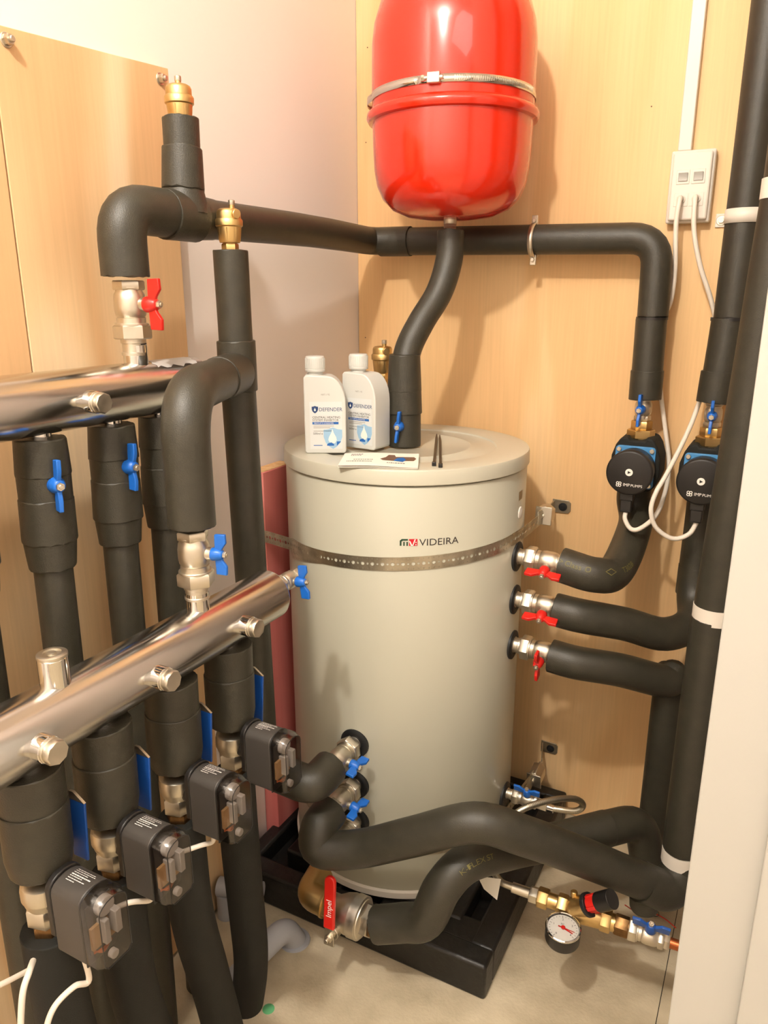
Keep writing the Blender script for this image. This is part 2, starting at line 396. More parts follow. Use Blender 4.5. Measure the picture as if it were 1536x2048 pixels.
def tension_buckle(parent, a, b, br, n):
    a, b, br = V(a), V(b), V(br); d = (b-a).normalized()
    M = pose(a, d, (0, 0, 1)) @ Mx.Diagonal((1.25, 1.5, 1, 1))
    part('band_loop', MB().box((-.013, -.002, -.045), (.013, .0005, .005), M), 'galv', parent)
    part('buckle', MB().prism([(-.016, -.008), (.016, -.008), (.019, .004), (.010, .014), (-.010, .014), (-.019, .004)], 0, (b-a).length*.62, M), 'nickel', parent, bev=.002)
    part('buckle_rib', MB().box((-.0175, -.011, -.004), (.0175, .0155, 0), M), 'nickel', parent, bev=.001)
    part('tension_screw', MB().cyl(.004, -.01, (b-a).length*.95, M, 12).hexnut(.0075, (b-a).length*.62, (b-a).length*.8, M), 'nickel', parent)
    part('wall_bracket', MB().prism([(-.024, -.017), (.018, -.017), (.024, -.010), (.024, .011), (.018, .018), (-.024, .018)], .0005, .004, pose(br, (0, -1, 0))), 'galv', parent, bev=.0008)
    part('bracket_arm', MB().box((-.014, -.0015, 0), (.014, .0015, (br+V((-.02, -.003, 0))-b).length), pose(b, br+V((-.02, -.003, 0))-b, (0, 0, 1))), 'galv', parent)
    h = pose(br+V((.004, -.004, 0)), (0, -1, 0))
    part('bracket_screw', MB().cyl(.011, 0, .003, h, 20).cyl(.006, .003, .006, h, 14), 'rubber', parent)
tension_buckle(us, (.603, -.165, .938), (.598, -.085, .929), (.608, -.0005, .921), 0)
ls = thing('strap_band', 'perforated steel strap round the lower tank behind the crossing pipes', 'strap', (TX, TY-.28, .22), 'perforated straps around the tank')
part('band', strap_mesh([(.004, -.54, .285), (.10, -.545, .270)]+arc(-125, -5, .262, .205)+[(.608, -.25, .205), (.612, -.13, .19)]), 'galv', ls, smooth=0, solid=.0008)
tension_buckle(ls, (.612, -.13, .175), (.615, -.06, .19), (.620, -.0005, .203), 0)

# ------------------------------------------------------------------ red expansion vessel
VX, VY, VR = .374, -.238, .1735
vs = thing('expansion_vessel', 'glossy red expansion vessel strapped to the plywood wall', 'vessel', (VX, VY, 1.6))
VM = Mx.Translation((VX, VY, 0))
part('lower_shell', MB().lathe([(0, 1.613), (.05, 1.6145), (.095, 1.620), (.128, 1.633), (.150, 1.654), (.163, 1.682), (.1690, 1.715), (.1715, 1.76), (VR-.001, 1.80), (VR-.001, 1.815)], 72, VM), 'red_gloss', vs)
part('upper_shell', MB().lathe([(VR, 1.826), (VR+.0005, 1.86), (VR, 1.955), (.169, 1.992), (.157, 2.030), (.136, 2.062), (.100, 2.087), (.055, 2.100), (0, 2.104)], 72, VM), 'red_gloss', vs)
part('rim_ring', MB().lathe([(VR-.002, 1.806), (VR+.008, 1.808), (VR+.0120, 1.815), (VR+.0108, 1.823), (VR+.005, 1.829), (VR-.002, 1.832)], 72, VM, caps=False), 'red_gloss', vs)
part('threaded_nipple', MB().lathe([(.0145, 1.588), (.0145, 1.594), (.0135, 1.5955), (.0145, 1.597), (.0135, 1.5985), (.0145, 1.60), (.0135, 1.6015), (.0145, 1.603), (.0135, 1.6045), (.0145, 1.606), (.0145, 1.615)], 24, VM), 'nickel', vs)
bc = thing('hose_clamp', 'wide steel worm clamp band around the red vessel', 'clamp', (VX, VY, 1.85))
bp = []
for i in range(121):
    a = 360*i/120-90; r = VR+.0018
    da = abs((a-192+180) % 360-180); r += .012*max(0, 1-(da/22.)**2) if da < 22 else 0
    bp.append((a, r))
cb = MB(); vsl = []; z0, z1 = 1.846, 1.861
for a, r in bp:
    for zz in (z0, z1): vsl.append((VX+r*math.cos(R_(a)), VY+r*math.sin(R_(a)), zz))
cb.add(vsl, [[2*i, 2*i+2, 2*i+3, 2*i+1] for i in range(120)])
part('band', cb, 'bright_steel', bc, solid=.001)
slot = MB()
for i in range(46):
    a = -66+i*1.45; r = VR+.0030
    c = V((VX+r*math.cos(R_(a)), VY+r*math.sin(R_(a)), 1.8535)); M = pose(c, (math.cos(R_(a)), math.sin(R_(a)), 0), (0, 0, 1))
    slot.box((-.0045, -.0007, 0), (.0045, .0007, .0006), M)
part('worm_thread', slot, 'galv', bc, smooth=0)
a = R_(-79); hp = V((VX+(VR+.004)*math.cos(a), VY+(VR+.004)*math.sin(a), 1.8535)); hd = V((-math.sin(a), math.cos(a), 0)); M = pose(hp, (math.cos(a), math.sin(a), 0), hd)
part('screw_housing', MB().box((-.013, -.010, -.002), (.013, .010, .009), M), 'nickel', bc, bev=.002)
part('worm_screw', MB().cyl(.0045, -.02, .019, pose(hp+V((math.cos(a), math.sin(a), 0))*.004, hd), 12).hexnut(.006, -.024, -.018, pose(hp+V((math.cos(a), math.sin(a), 0))*.004, hd)), 'nickel', bc)
part('wall_stay', MB().box((VX-.03, VY+VR+.001, 1.835), (VX+.03, -.001, 1.872)), 'galv', bc, bev=.002)

# ------------------------------------------------------------------ valves and fittings (local: flow +X, stem +Z)
XM = Mx(((0, 0, 1, 0), (1, 0, 0, 0), (0, 1, 0, 0), (0, 0, 0, 1)))   # lathe axis z -> x
def wing_handle(parent, h0, across, colour, tag, s=1.):
    R = Mx.Rotation(R_(90), 4, 'Z') if across else Mx.Identity(4)
    hub = MB().lathe([(.0115*s, h0), (.0125*s, h0+.003*s), (.0115*s, h0+.013*s), (.0085*s, h0+.022*s), (.006*s, h0+.0235*s)], 24)
    w = [(.005, .010), (.012, .0075), (.0385, .0085), (.0395, .0295), (.0225, .0305), (.012, .0225), (.005, .020)]
    for sg in (1, -1):
        P = Mx(((sg*s, 0, 0, 0), (0, 0, s, 0), (0, s, 0, h0), (0, 0, 0, 1)))
        hub.prism(w, -.0035, .0035, R @ P)
    h = part('handle', hub, colour, parent, bev=.0012, key=('handle', h0, across, colour, s))
    part('handle_screw', MB().hexnut(.0062*s, h0+.022*s, h0+.029*s).cyl(.0036*s, h0+.029*s, h0+.031*s, seg=12), 'nickel', h, key=('hscrew', h0, s))
def ball_valve(label, pos, flow, stem, colour='red_plastic', across=False, union=-1, s=1., group='butterfly handle ball valves', tail=.02, nip=.022, name='ball_valve', tmat='nickel', hs=None):
    f = V(flow).normalized(); z = V(stem); z = (z-f*z.dot(f)).normalized(); y = z.cross(f)
    M = Mx.Translation(V(pos)) @ Mx((f, y, z)).transposed().to_4x4()
    t = thing(name, label, 'valve', m=M, local=True, group=group)
    q = lambda r, x: (r*s, x*s)
    body = MB().lathe([q(.0165, -.026), q(.0185, -.024), q(.0185, -.017), q(.0172, -.0165), q(.0195, -.013), q(.0205, -.006), q(.0205, .006), q(.0195, .013), q(.0172, .0165), q(.0172, .020), q(.0185, .0205), q(.0185, .022)], 32, XM)
    body.cyl(.0085*s, .012*s, .026*s, seg=20)
    part('valve_body', body, 'nickel', t, key=('vbody', s))
    u = -union
    part('end_hex', MB().hexnut(.0205*s, .018*s, .030*s, XM if u > 0 else Mx.Scale(-1, 4, (1, 0, 0)) @ XM, ph=.3), 'nickel', t, key=('vhex', s, u))
    UM = XM if union > 0 else Mx.Scale(-1, 4, (1, 0, 0)) @ XM
    part('union_nut', MB().hexnut(.0245*s, .026*s, .044*s, UM, ph=.2).cyl(.0215*s, .0235*s, .027*s, UM), 'nickel', t, key=('vnut', s, union))
    part('tailpiece', MB().lathe([q(.0165, .043), q(.0165, .049), q(.0150, .050), q(.0150, .043+nip*.8), q(.0162, .044+nip*.8), q(.0162, .043+nip)], 24, UM), tmat, t, key=('vtail', s, union, nip, tmat))
    if tail:
        VM2 = XM if u > 0 else Mx.Scale(-1, 4, (1, 0, 0)) @ XM
        part('outlet_hex', MB().hexnut(.0175*s, .030*s, (.030+tail)*s, VM2), 'nickel', t, key=('vout', s, u, tail))
    wing_handle(t, .025*s, across, colour, label, hs or s)
    return t

def air_vent(label, pos, cap_side=False, rot=0., s=1.):
    M = Mx.Translation(V(pos)) @ Mx.Rotation(rot, 4, 'Z')
    t = thing('air_vent', label, 'air vent', m=M, local=True, group='brass automatic air vents')
    part('hex_base', MB().hexnut(.0165*s, 0, .018*s, n=6).cyl(.013*s, .016*s, .022*s), 'brass', t, key=('avh', s))
    part('vent_body', MB().lathe([(.010*s, .018*s), (.0195*s, .0195*s), (.021*s, .024*s), (.0235*s, .047*s), (.0235*s, .049*s)], 28).lathe([(.0215*s, .027*s), (.0238*s, .046*s)], 8), 'brass', t, key=('avb', s))
    part('vent_collar', MB().lathe([(.0225*s, .047*s), (.0262*s, .050*s), (.0265*s, .060*s), (.0245*s, .063*s), (.022*s, .063*s)], 32), 'brass', t, key=('avc', s))
    part('vent_cap', MB().lathe([(.0235*s, .062*s), (.0232*s, .074*s), (.0215*s, .0785*s), (.017*s, .081*s), (0, .082*s)], 32), 'brass', t, key=('avp', s))
    o = (.012*s, 0, 0) if cap_side else (0, 0, 0); T = Mx.Translation(o)
    nz = MB().cyl(.0055*s, .078*s, .089*s, T, 16)
    if cap_side: nz.cyl(.0085*s, -.004*s, .018*s, pose((.010*s, 0, .070*s), (1, 0, .0)), 20)
    part('vent_nozzle', nz, 'brass', t, key=('avn', s, cap_side))
    part('dust_cap', MB().lathe([(.0058*s, .087*s), (.0062*s, .088*s), (.0062*s, .095*s), (.005*s, .096*s)], 12, T), 'nickel', t, key=('avd', s, cap_side))
    return t

def pipe(name, label, segs, group='black foam insulated pipes', mats=None):
    """insulated pipe: a list of (part name, path, radius)"""
    p0 = min((V(p) for s_ in segs for p in s_[1]), key=lambda p: p.z)
    t = thing(name, label, 'pipe', p0, group)
    for sg in segs:
        nm, path, r = sg[:3]; mt = sg[3] if len(sg) > 3 else 'foam'
        part(nm, MB().tube(path, r, 28, wob=.006, ends=.003), mt, t, bev=.0015, smooth=50)
    return t
def line(a, b, n=6):
    a, b = V(a), V(b); return [a.lerp(b, i/n) for i in range(n+1)]

# ------------------------------------------------------------------ upper steel header on the left wall
UX, UZ, HR = .14, 1.302, .0445
def header(label, x, z, y0, y1, bosses, plugs, bottoms):
    t = thing('steel_header', label, 'header', (x, (y0+y1)/2, z-HR), 'polished steel headers')
    M = pose((x, y0, z), (0, 1, 0)); L = y1-y0
    part('tube', MB().lathe([(HR-.003, 0), (HR, .002), (HR, L-.002), (HR-.002, L)], 56, M), 'steel', t)
    part('end_cap', MB().lathe([(HR-.001, L-.0008), (HR-.0015, L+.001), (HR*.7, L+.006), (0, L+.009)], 56, M), 'steel', t)
    for y, h, r, nm in bosses:
        part('boss', MB().cyl(r, HR*.8, h, pose((x, y, z), (0, 0, 1)), 32), 'bright_steel', t)
        if nm != 'cap': part('thread_seal', MB().cyl(r-.0008, h-.001, h+.004, pose((x, y, z), (0, 0, 1)), 28), 'ink_dark', t)
        if nm == 'cap':
            c = pose((x, y, z+h), (0, 0, 1))
            part('boss_plug', MB().lathe([(r-.001, -.001), (r+.0002, .0005), (r, .004), (r-.003, .0055), (r*.62, .0055), (r*.6, .0035), (r*.3, .0035), (r*.28, .006), (0, .006)], 28, c), 'nickel', t)
    for y, tilt in plugs:
        d = V((1, 0, tilt)); c = pose((x, y, z), d)
        part('side_boss', MB().cyl(.0165, HR*.9, HR+.014, c, 28), 'bright_steel', t)
        part('side_plug', MB().cyl(.0155, HR+.012, HR+.0175, c, 28).hexnut(.0155, HR+.017, HR+.028, c, n=8), 'nickel', t)
    for y in bottoms:
        part('outlet_stub', MB().cyl(.017, -HR-.02, -HR*.8, pose((x, y, z), (0, 0, 1)), 24), 'bright_steel', t)
    return t
UB = [-1.176, -1.043, -.935, -1.306]
LB = [-1.388, -1.275, -1.142, -1.008]
uh = header('polished steel header fixed high against the left plywood', UX, UZ, -1.62, -.845, [(-.978, HR+.028, .0195, '')], [(-1.116, -.02)], UB)
res = MB(); nr = 10; rv_ = []
for iu in range(nr+1):
    for jv in range(9):
        a_ = R_(52+7.5*jv+5*math.sin(iu*1.9)); rr_ = HR+.0004
        rv_.append((UX+rr_*math.cos(a_), -.958+.0095*iu+.003*math.sin(jv*2.3), UZ+rr_*math.sin(a_)))
res.add(rv_, [[iu*9+jv, iu*9+jv+1, iu*9+jv+10, iu*9+jv+9] for iu in range(nr) for jv in range(8)])
part('label_residue', res, 'light_grey', uh)
# ------------------------------------------------------------------ lower steel header in front
LX, LZ = .32, .942
header('polished steel header low in front with capped stub', LX, LZ, -1.66, -.888, [(-1.071, HR+.026, .0178, ''), (-1.335, HR+.034, .0185, 'cap')], [(-1.397, 0), (-1.207, 0), (-1.015, 0)], LB)

# red handle valve and insulated flow run from the upper header to the first pump
ball_valve('red handle ball valve standing on the upper steel header', (UX, -.980, 1.437), (0, 0, 1), (.98, .1, 0), 'red_plastic', False, -1, 1.22, tail=0, nip=.022, hs=1.0)
FX = .80
flow = pipe('insulated_pipe', 'long black insulated pipe from left elbow across the plywood wall', [
    ('elbow_sleeve', rounded([(UX, -.984, 1.480), (UX, -.984, 1.581), (UX, -.88, 1.581)], .06), lambda t: .037+.001*t),
    ('tee_sleeve', line((UX, -.888, 1.580), (UX, -.815, 1.580), 3), .0405),
    ('tee_wrap', line((UX, -.835, 1.580), (UX-.004, -.765, 1.581), 3), lambda t: .0385-.004*t),
    ('wall_tube', rounded([(UX-.004, -.775, 1.581), (.115, -.40, 1.588), (.090, -.092, 1.586), (.16, -.082, 1.584)], [.2, .06]), .0335),
    ('joint_sleeve', line((.115, -.083, 1.584), (.20, -.078, 1.583), 3), .0358),
    ('wall_tube', rounded([(.19, -.078, 1.583), (FX-.002, -.075, 1.5715), (FX+.002, -.08, 1.405)], .06), .0335),
    ('drop_sleeve', line((FX, -.081, 1.402), (FX+.002, -.083, 1.285), 4), .0340),
    ('drop_sleeve', line((FX+.002, -.083, 1.287), (FX+.003, -.085, 1.222), 3), .0360),
])
part('tee_stub', MB().tube(line((UX, -.836, 1.60), (UX, -.833, 1.733), 5), .0300, 28, wob=.004, ends=.004), 'foam', flow, bev=.0015)
part('stub_wrap', MB().tube(line((UX, -.838, 1.622), (UX, -.834, 1.688), 4), lambda t: .0355-.0025*t, 28, ends=.004), 'foam', flow, bev=.0015)
part('stub_flare', MB().tube(line((UX, -.838, 1.585), (UX, -.837, 1.630), 4), lambda t: .042-.010*t, 28), 'foam', flow)
part('cable_tie', MB().tube(line((FX+.001, -.081, 1.399), (FX+.001, -.081, 1.405), 1), .0345, 28), 'black_plastic', flow)
air_vent('brass air vent on the insulated tee by the bolt head', (UX, -.833, 1.709), False, .4, .9)
# pipe clip on the wall run
pc = thing('pipe_clip', 'zinc two screw clip round the insulated pipe on the back wall', 'clip', (.519, -.04, 1.52))
cl = MB(); n = 20; vv = []
for i in range(n+1):
    a = R_(100+160*i/n); vv += [(.514, -.076+.0375*math.cos(a), 1.575+.0375*math.sin(a)), (.526, -.076+.0375*math.cos(a), 1.575+.0375*math.sin(a))]
cl.add(vv, [[2*i, 2*i+2, 2*i+3, 2*i+1] for i in range(n)])
part('front_strap', cl, 'nickel', pc, solid=.002)
cl = MB(); vv = []
for i in range(n+1):
    a = R_(-80+160*i/n); vv += [(.514, -.076+.0375*math.cos(a), 1.575+.0375*math.sin(a)), (.526, -.076+.0375*math.cos(a), 1.575+.0375*math.sin(a))]
cl.add(vv, [[2*i, 2*i+2, 2*i+3, 2*i+1] for i in range(n)])
part('rear_strap', cl, 'nickel', pc, solid=.002)
for z in (1.618, 1.532):
    part('ear', MB().prism([(-.007, -.012), (.007, -.012), (.007, .012), (-.007, .012)], -.003, .003, pose((.52, -.078, z), (0, 1, 0))), 'nickel', pc, bev=.001)
    part('clip_screw', MB().cyl(.0045, 0, .006, pose((.52, -.081, z), (0, -1, 0)), 14).cyl(.003, 0, .02, pose((.52, -.079, z), (0, 1, 0)), 10), 'nickel', pc)
part('wall_stud', MB().cyl(.005, 0, .037, pose((.52, -.0375, 1.575), (0, 1, 0)), 12), 'nickel', pc)

# vessel pipe down to the valve on the tank lid
vp = [at(900, 452, y=-.238), at(898, 520, y=-.245), at(878, 585, y=-.27), at(842, 645, y=-.31), at(816, 700, y=-.34), at(808, 760, y=-.358), at(808, 890, y=-.36)]
vp[0] = V((VX+.002, VY, 1.590)); ends = V((vp[-1].x, -.36, LIDZ-.002)); vp[-1] = ends
cp = catmull(vp, 8)
vpt = pipe('insulated_pipe', 'short black insulated pipe curving from red vessel down to tank lid', [
    ('hose_tube', cp, .0305),
    ('upper_wrap', line(ends+V((.000, 0, .205)), ends+V((0, 0, .125)), 4), lambda t: .0345+.0045*t),
    ('middle_wrap', line(ends+V((0, 0, .150)), ends+V((0, 0, .075)), 4), lambda t: .0375+.003*t),
    ('valve_wrap', line(ends+V((0, 0, .10)), ends+V((.001, 0, 0)), 4), .0375)])
def lone_handle(parent, pos, flow, stem, colour, across=False, s=1., h0=0.):
    """handle that pokes out of wrapped insulation, with its spindle"""
    f = V(flow).normalized(); z = V(stem); z = (z-f*z.dot(f)).normalized(); y = z.cross(f)
    M = Mx.Translation(V(pos)) @ Mx((f, y, z)).transposed().to_4x4()
    h = MB()
    hub = MB().lathe([(.0125*s, 0), (.0135*s, .003*s), (.0115*s, .013*s), (.0085*s, .020*s), (.006*s, .0215*s)], 24)
    w = [(.005, .008), (.012, .0055), (.0385, .0065), (.0395, .0225), (.0225, .0235), (.012, .0205), (.005, .018)]
    Rr = Mx.Rotation(R_(90), 4, 'Z') if across else Mx.Identity(4)
    for sg in (1, -1): hub.prism(w, -.0035, .0035, Rr @ Mx(((sg*s, 0, 0, 0), (0, 0, s, 0), (0, s, 0, 0), (0, 0, 0, 1))))
    h.add(hub.v, hub.f, M)
    ho = part('valve_handle', h, colour, parent, bev=.0012)
    part('handle_screw', MB().hexnut(.0065*s, .0195*s, .0255*s, M).cyl(.0036*s, .0255*s, .027*s, M, 12), 'nickel', ho)
    return ho
lone_handle(vpt, ends+V((.006, -.036, .050)), (0.12, 0, 1), (.2, -1, .1), 'blue_plate' if 0 else 'blue_plastic', s=.9)
air_vent('brass air vent standing behind the white bottles', (.238, -.305, 1.258), True, -.7, .98)
vr = single('vent_riser', MB().cyl(.014, LIDZ-.0050, 1.259, Mx.Translation((.238, -.305, 0)), 24), 'brass', 'brass riser under the air vent behind the bottles', 'pipe')

# ------------------------------------------------------------------ three drops under the upper header
for i, (y, lab) in enumerate(zip(UB, ('black insulated drop with blue handle, nearest the photo left edge', 'black insulated drop with blue handle, middle one under upper header', 'black insulated drop under upper header, behind the tall front riser', 'black insulated drop cut off by the photo left edge'))):
    top = UZ-HR-.004
    yb = y-.012
    t = pipe('insulated_pipe', lab, [
        ('top_wrap', line((UX, y, top), (UX, y-.001, 1.200), 3), lambda t: .036+.003*t),
        ('valve_wrap', line((UX, y-.001, 1.215), (UX, y-.002, 1.150), 3), .0375),
        ('middle_wrap', line((UX, y-.002, 1.165), (UX, y-.004, 1.100), 3), lambda t: .0385+.001*t),
        ('lower_wrap', line((UX, y-.004, 1.115), (UX, y-.005, 1.058), 3), lambda t: .0385-.005*t),
        ('drop_tube', rounded([(UX, y-.005, 1.07), (UX, yb, .5), (UX-.01, yb-.0, .02)], .1), .0280)], 'drops under the upper header')
    if i < 2: lone_handle(t, (UX+.032, y-.009+.004*i, 1.190), (0, .06, 1), (.9, -.33, .05) if i == 0 else (.95, -.10, .05), 'blue_plastic', s=.96)

# ------------------------------------------------------------------ riser on the lower header and the tall pipe
ball_valve('blue handle ball valve standing on the lower steel header', (LX, -1.071, 1.076), (0, 0, 1), (.95, .22, 0), 'blue_plastic', False, -1, 1.18, tail=0, nip=.020, hs=.82)
TPX, TPY = .190, -.782
tee = V((TPX, TPY, 1.300))
rt = pipe('insulated_pipe', 'black insulated riser looping from lower header to tall pipe', [
    ('riser_tube', rounded([(LX, -1.071, 1.118), (LX, -1.071, 1.316), (TPX+.012, TPY-.028, 1.316)], .08, 10), .0355),
    ('tee_wrap', line((TPX+.052, TPY-.115, 1.316), (TPX+.010, TPY-.02, 1.316), 3), .0370)])
tt = pipe('insulated_pipe', 'tall black insulated pipe beside the pink post with air vent', [
    ('upper_tube', line((TPX+.000, TPY-.002, 1.527), (TPX, TPY, 1.36), 4), .0305),
    ('tee_wrap', line((TPX, TPY, 1.372), (TPX, TPY, 1.282), 3), .0350),
    ('lower_tube', rounded([(TPX, TPY, 1.29), (TPX, TPY+.018, .475), (.26, TPY+.005, .482)], .045), .0315)])
air_vent('brass air vent on top of the tall pipe by the white wall', (TPX, TPY-.002, 1.522), True, -.3, .9)
# pipe clip beside the tall riser, on the ply
q = at(327, 1135, x=.02)
single('pipe_saddle', MB().box((.0205, q.y-.008, q.z-.03), (.035, q.y+.010, q.z+.03)).cyl(.006, 0, .004, pose((.035, q.y, q.z+.012), (1, 0, 0)), 14).cyl(.006, 0, .004, pose((.035, q.y, q.z-.012), (1, 0, 0)), 14), 'black_plastic', 'small black saddle clip on plywood behind the front riser', 'clip')
# drain valve on the end of the lower header
ball_valve('blue handle drain valve on the end of the lower header', (LX+.012, -.848, .955), (0, 1, .0), (1, .15, .1), 'blue_plastic', True, -1, .8, tail=.01, nip=.012)

# ------------------------------------------------------------------ heating zones under the lower header
def zone(i, y, word):
    zs = .752
    t = pipe('insulated_sleeve', 'thick black sleeve under the lower header, '+word, [
        ('upper_wrap', line((LX, y, LZ-HR-.002), (LX, y-.001, .83), 3), .040),
        ('lower_wrap', rounded([(LX, y-.001, .845), (LX, y-.002, .79), (LX, y-.003, zs)], .03), lambda t: .0415-.004*max(0, t-.75)*4)], 'sleeves of the heating zones')
    # blue lever of the isolating valve inside the sleeve
    lv = V((LX+.010, y+.0445, .0))
    M = Mx.Translation((lv.x, lv.y, .785)) @ Mx.Rotation(R_(4), 4, 'Z') @ Mx.Rotation(R_(4), 4, 'Y')
    part('lever', MB().box((-.003, -.0015, -.050), (.022, .0020, .040), M), 'blue_dark', t, bev=.001)
    part('lever_tip', MB().prism([(-.003, .040), (.022, .040), (.004, .052), (-.003, .052)], -.0018, .0018, M @ Mx.Rotation(R_(90), 4, 'X')), 'nickel', t)
    # zone valve body
    zv = thing('zone_valve', 'nickel zone valve with clear fronted motor head, '+word, 'valve', m=Mx.Translation((LX, y-.004, .665)), local=True, group='motorised zone valves')
    part('valve_body', MB().lathe([(.020, .070), (.0265, .066), (.028, .058), (.028, .046), (.0265, .043), (.0245, .036), (.0215, .030)], 32), 'nickel', zv, key='zvb')
    part('valve_hex', MB().hexnut(.0255, .006, .032, ph=.25, n=6), 'nickel', zv, key='zvh')
    part('tail_nut', MB().hexnut(.0215, -.016, .004, ph=.5, n=6).cyl(.018, .0, .008), 'bronze', zv, key='zvt')
    part('drive_neck', MB().cyl(.015, .02, .062, pose((0, 0, .045), (1, 0, 0)), 20), 'black_plastic', zv, key='zvn')
    # motor head: (y, z) outline with barrelled top, drawn out along x
    W, z0, z1 = .0240, -.002, .098
    def outline(w, a, b, arch, cham=0.):
        pts = [(w-cham, a), (w, a+cham)] if cham else [(w, a)]
        m_ = 9
        pts += [(w*math.cos(math.pi*j/(m_-1)), b+arch*math.sin(math.pi*j/(m_-1))) for j in range(m_)]
        pts += [(-w, a+cham), (-w+cham, a)] if cham else [(-w, a)]
        return pts
    PX = Mx(((0, 0, 1, 0), (1, 0, 0, 0), (0, 1, 0, 0), (0, 0, 0, 1)))
    mh = part('motor_housing', MB().prism(outline(W, z0, z1-.014, .014), .046, .098, PX), 'grey_box', zv, bev=.0025, key='mh')
    part('rear_plate', MB().prism(outline(W+.001, z0+.02, z1-.013, .017), .038, .047, PX), 'black_plastic', zv, bev=.0015, key='rp')
    part('seal_strip', MB().prism(outline(W+.0008, z0-.002, z1-.014, .0148), .098, .1000, PX), 'black_plastic', zv, bev=.0006, key='ss')
    # clear cover as a hollow shell
    o1 = outline(W+.0005, z0-.002, z1-.014, .0148, .006); o2 = [(a*.86, .047+(b-.047)*.90) for a, b in o1]; nn = len(o1)
    c = MB().add([(.1000, a, b) for a, b in o1]+[(.117, a, b) for a, b in o1]+[(.127, a, b) for a, b in o2], [[j, (j+1) % nn, nn+(j+1) % nn, nn+j] for j in range(nn)]+[[nn+j, nn+(j+1) % nn, 2*nn+(j+1) % nn, 2*nn+j] for j in range(nn)]+[list(range(2*nn, 3*nn))])
    cv = part('clear_cover', c, 'clear_smoky', zv, key='cc', smooth=30)
    part('cover_ridge', MB().tube([(.1272, a, b) for a, b in o2]+[(.1272, *o2[0])], .0007, 6), 'black_plastic', cv, key='crdg')
    part('circuit_board', MB().box((.1001, -.019, .010), (.1016, .019, .080)), 'grey_box', cv, key='cb')
    part('indicator_dial', MB().prism([(.013*math.cos(j*.42), .013*math.sin(j*.42)) for j in range(15)], 0, .009, Mx(((0, 0, 1, .1016), (1, 0, 0, .004), (0, 1, 0, .070), (0, 0, 0, 1)))), 'light_grey', cv, bev=.001, key='dial')
    part('terminal_block', MB().box((.1016, -.006, .022), (.116, .002, .056)), 'light_grey', cv, bev=.001, key='term')
    part('relay_block', MB().box((.1016, .008, .030), (.120, .017, .062)), 'light_grey', cv, bev=.001, key='relay')
    part('terminal_base', MB().box((.1016, -.018, .018), (.106, .018, .050)), 'board_tan', cv, key='tb')
    wr = MB()
    for q in range(3): wr.tube(catmull([(.103, -.016, .016-q*.002), (.109, -.006, .010+q*.003), (.105, .010, .014-q*.001)], 5), .0011, 6)
    part('copper_wires', wr, 'copper', cv, key='wires')
    part('cover_screw', MB().cyl(.006, 0, .008, pose((.114, 0, .006), (1, 0, 0)), 16), 'light_grey', cv, key='cscrew')
    pr = MB()
    def top(u, v_):
        a = math.pi/2+v_/.03
        return V((.054+u, W*math.cos(a)*1.002, z1-.014+.0146*math.sin(a)+.0003))
    rnd = random.Random(5)
    for j in range(7):
        vv0 = -.016+j*.0042; ll = (.026, .03, .022, .03, .018, .028, .012)[j]
        h = .0021 if j == 3 else .0012
        u = 0.0
        while u < ll:
            d = .002+.003*rnd.random(); pr.add([top(.004+u, vv0), top(.004+u+d, vv0), top(.004+u+d, vv0+h), top(.004+u, vv0+h)], [[0, 1, 2, 3]]); u += d+.0007
    part('print_lines', pr, 'ink_white', mh, key='print', smooth=0)
    return zv
WORDS = ['nearest the photo left edge', 'second along from photo left', 'third along from photo left', 'fourth along, nearest the tank']
for i, y in enumerate(LB): zone(i, y, WORDS[i])
low = [
    [(LX, LB[0]-.004, .655), (LX, LB[0]-.004, .50), (.335, -1.375, .3), (.36, -1.34, .01)],
    [(LX, LB[1]-.004, .655), (LX, LB[1]-.002, .42), (.318, -1.22, .2), (.318, -1.19, .01)],
    [(LX, LB[2]-.004, .655), (.318, LB[2], .46), (.305, -1.09, .25), (.315, -1.06, .01)],
    [(LX, LB[3]-.004, .655), (.312, LB[3]+.01, .45), (.282, -.950, .16), (.240, -.925, .006)]]
for i, p in enumerate(low):
    pipe('insulated_pipe', 'black insulated pipe dropping to floor from zone valve, '+WORDS[i], [('floor_tube', rounded(p, .12), .0345 if i == 3 else .036, 'foam_dull')], 'floor pipes of the heating zones')

# white cables of the motor heads
def cable(name, label, pts, r=.0038, group=None, m='cable_white', n=8):
    return single(name, MB().tube(catmull(pts, n), r, 10), m, label, 'cable', group)
hb = [V((LX+.075, y-.004, .664)) for y in LB]
cable('control_cable', 'white cable arching down from the frontmost motor head', [hb[0]+V((0, -.012, .004)), at(178, 1960, x=.388), at(150, 1972, x=.385), at(115, 2005, x=.38), at(97, 2040, x=.38), at(90, 2080, x=.38)], group='white motor cables')
cable('control_cable', 'white cable crossing from the second motor head behind the first', [hb[1]+V((0, -.01, -.003)), at(300, 1800, x=.38), at(255, 1806, x=.375), at(205, 1830, x=.34)], group='white motor cables')
cable('control_cable', 'white cable crossing from the third motor head behind the second', [hb[2]+V((0, -.01, -.003)), at(425, 1683, x=.38), at(398, 1692, x=.375), at(340, 1712, x=.34)], group='white motor cables')
cable('control_cable', 'white cable hanging at the photo bottom left corner', [at(66, 1922, x=.36), at(58, 1945, x=.38), at(45, 1990, x=.385), at(40, 2080, x=.385)], group='white motor cables')
cable('control_cable', 'thin white cable entering from the photo left edge', [at(-20, 1978, x=.37), at(10, 1965, x=.37), at(62, 1938, x=.36)], .0033, group='white motor cables')

